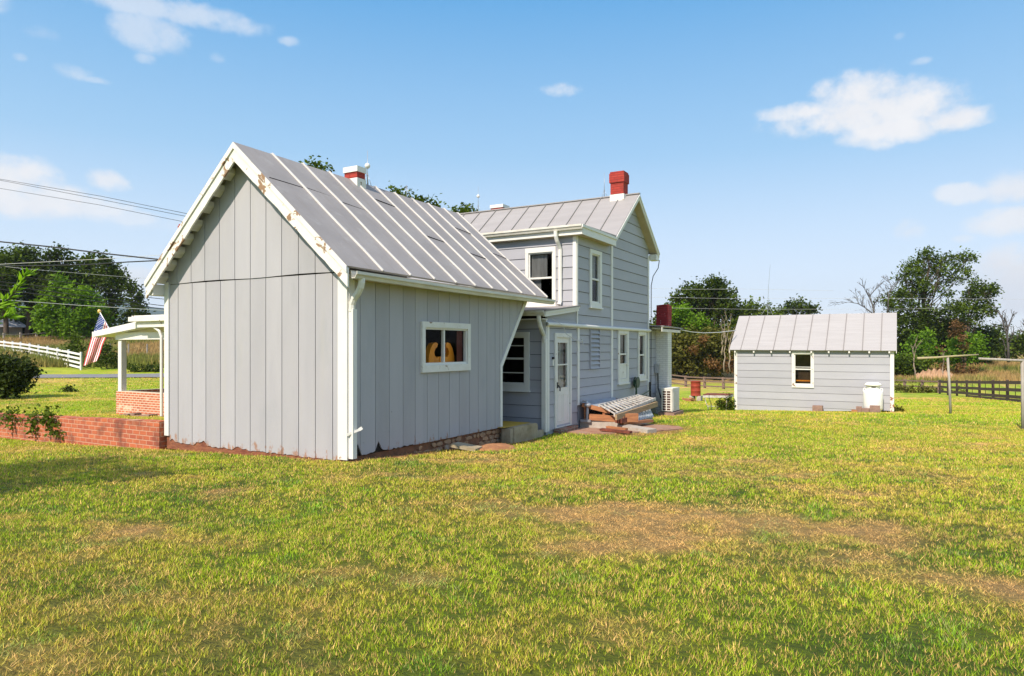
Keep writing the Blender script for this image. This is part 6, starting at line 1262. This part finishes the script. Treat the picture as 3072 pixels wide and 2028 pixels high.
# --- bare trees
def bare(name, lb, base, h, mt, seed, tr, lean=(0, 0, 1), depth=5, split=3, sp=.75, paths=None, d=100):
    rs = random.Random(seed); mb = MB()
    if paths:
        for pp, r0 in paths:
            q = [P(*zz(a, b, 0)[:2], d + dd) for a, b, dd in pp]; n = len(q); mb.tube(q, [max(.012, r0 * (1 - .85 * i / (n - 1))) for i in range(n)], 6)
            for i in range(1, n):
                for _ in range(3):
                    dr = (q[i] - q[i - 1]); L_ = max(dr.length, 1.2); e = q[i] + (dr.normalized() + Vector((rs.uniform(-1, 1), rs.uniform(-1, 1), rs.uniform(-.3, 1))) * 1.1).normalized() * L_ * rs.uniform(.35, .8)
                    mid = limb_path(q[i - 1].lerp(q[i], rs.random()), e, .08, 4, rs); mb.tube(mid, [r0 * .28 * (1 - .7 * k / 4) + .01 for k in range(5)], 4)
                    for _ in range(2): e2 = mid[3] + Vector((rs.uniform(-1, 1), rs.uniform(-1, 1), rs.uniform(-.2, 1))) * L_ * .3; mb.tube(limb_path(mid[2], e2, .08, 3, rs), [.02, .017, .013, .010], 3)
    else:
        def grow(p, dr, L_, r, k):
            e = p + dr * L_; mb.tube(limb_path(p, e, .05, 4, rs), [r * (1 - .12 * i) for i in range(5)], 5)
            if k == 0: return
            for _ in range(split if k > 1 else 2):
                nd = (dr + Vector((rs.uniform(-1, 1), rs.uniform(-1, 1), rs.uniform(-.2, .8))) * sp).normalized(); grow(p.lerp(e, rs.uniform(.6, 1)), nd, L_ * rs.uniform(.55, .8), r * .58, k - 1)
        grow(Vector(base) - Vector((0, 0, .2)), Vector(lean).normalized(), h, tr, depth)
    o = mb.build(name, M[mt], None, tuple(base), smooth=True); tag(o, lb, 'bare tree'); return o
bare('bare_tree', 'bare grey treetop behind the shed ridge, left of the large airy tree', PG(2625, 104), 0, 'deadgrey', 3, .2, d=104, paths=[
    ([(560, 1300, 0), (500, 900, 0), (460, 680, 0), (420, 590, 1), (385, 530, 1), (345, 450, 0)], .16), ([(420, 590, 1), (480, 520, 2), (540, 460, 2), (600, 410, 3)], .07), ([(470, 690, 0), (520, 620, -1), (545, 550, -1)], .08),
    ([(480, 800, 0), (370, 715, 0), (290, 670, -1), (180, 650, -1), (60, 680, -2)], .09), ([(290, 670, -1), (290, 610, 0), (240, 540, 0)], .05), ([(340, 700, 0), (345, 620, 1), (320, 560, 1)], .05),
    ([(640, 780, 0), (650, 560, 0), (690, 460, 1), (630, 390, 2)], .11), ([(680, 520, 0), (740, 450, 1), (770, 400, 1)], .07), ([(650, 600, 1), (600, 520, 1), (560, 480, 1)], .05)])
bare('bare_tree', 'bare dead tree standing above the field near the right edge', PG(3027, 100), 0, 'deadgrey', 8, .25, d=100, paths=[
    ([(2060, 1360, 0), (2055, 1150, 0), (2040, 1020, 0), (2000, 900, 0), (1975, 810, 1), (1900, 740, 1)], .20), ([(2040, 1050, 0), (2060, 930, 1), (2100, 840, 1), (2115, 800, 1)], .12), ([(2055, 1120, 0), (2100, 1060, -1), (2125, 970, -1)], .13), ([(2000, 960, 0), (1940, 940, 0), (1870, 930, 0)], .05), ([(2050, 960, 0), (2030, 880, 0), (2020, 840, 0)], .06)])
bare('bare_tree', 'leafless leaning tree at the right edge of the view', PG(3090, 108), 0, 'deadgrey', 9, .25, d=108, paths=[([(2330, 1200, 0), (2260, 1020, 0), (2210, 1000, 0), (2150, 1060, 0)], .12), ([(2330, 1100, 0), (2260, 960, 0), (2230, 880, 0)], .10)])
for i, (u, v0, v1, lb, sd, mt) in enumerate(((2172, 1110, 925, 'tall pale dead sapling left of the shed roof edge', 3, 'deadwood'), (2190, 1110, 950, 'pale dead sapling just at the shed roof edge', 14, 'deadwood'), (2165, 1060, 960, 'shorter pale dead sapling amid the thicket', 5, 'deadwood'), (2745, 1130, 985, 'pale branching dead sapling in the dark foliage', 6, 'deadwood'), (2828, 1125, 1040, 'small pale forked dead tree on the clay bank', 7, 'deadwood'))):
    d = 87 if u < 2300 else 89; b = P(u, v0, d); h = (v0 - v1) / F * d; bare('dead_sapling', lb, b, h * .42, mt, sd, .10, (.06 * (-1) ** i, 0, 1), 3, 2, .45)
# ------------------------------------------------------------------ summer haze in the air
mb = MB(); mb.box((-5200, -5200, -12), (5200, 5200, 330)); hz_ = mb.build('haze', M['dark']); hz_['kind'] = 'stuff'
m = bpy.data.materials.new('haze_air'); m.use_nodes = True; nt = m.node_tree; nt.nodes.remove(nt.nodes['Principled BSDF'])
pv = nt.nodes.new('ShaderNodeVolumePrincipled'); pv.inputs['Color'].default_value = (.72, .84, 1, 1); pv.inputs['Density'].default_value = .00013; pv.inputs['Anisotropy'].default_value = .2
nt.links.new(pv.outputs[0], nt.nodes['Material Output'].inputs['Volume']); hz_.data.materials.clear(); hz_.data.materials.append(m)
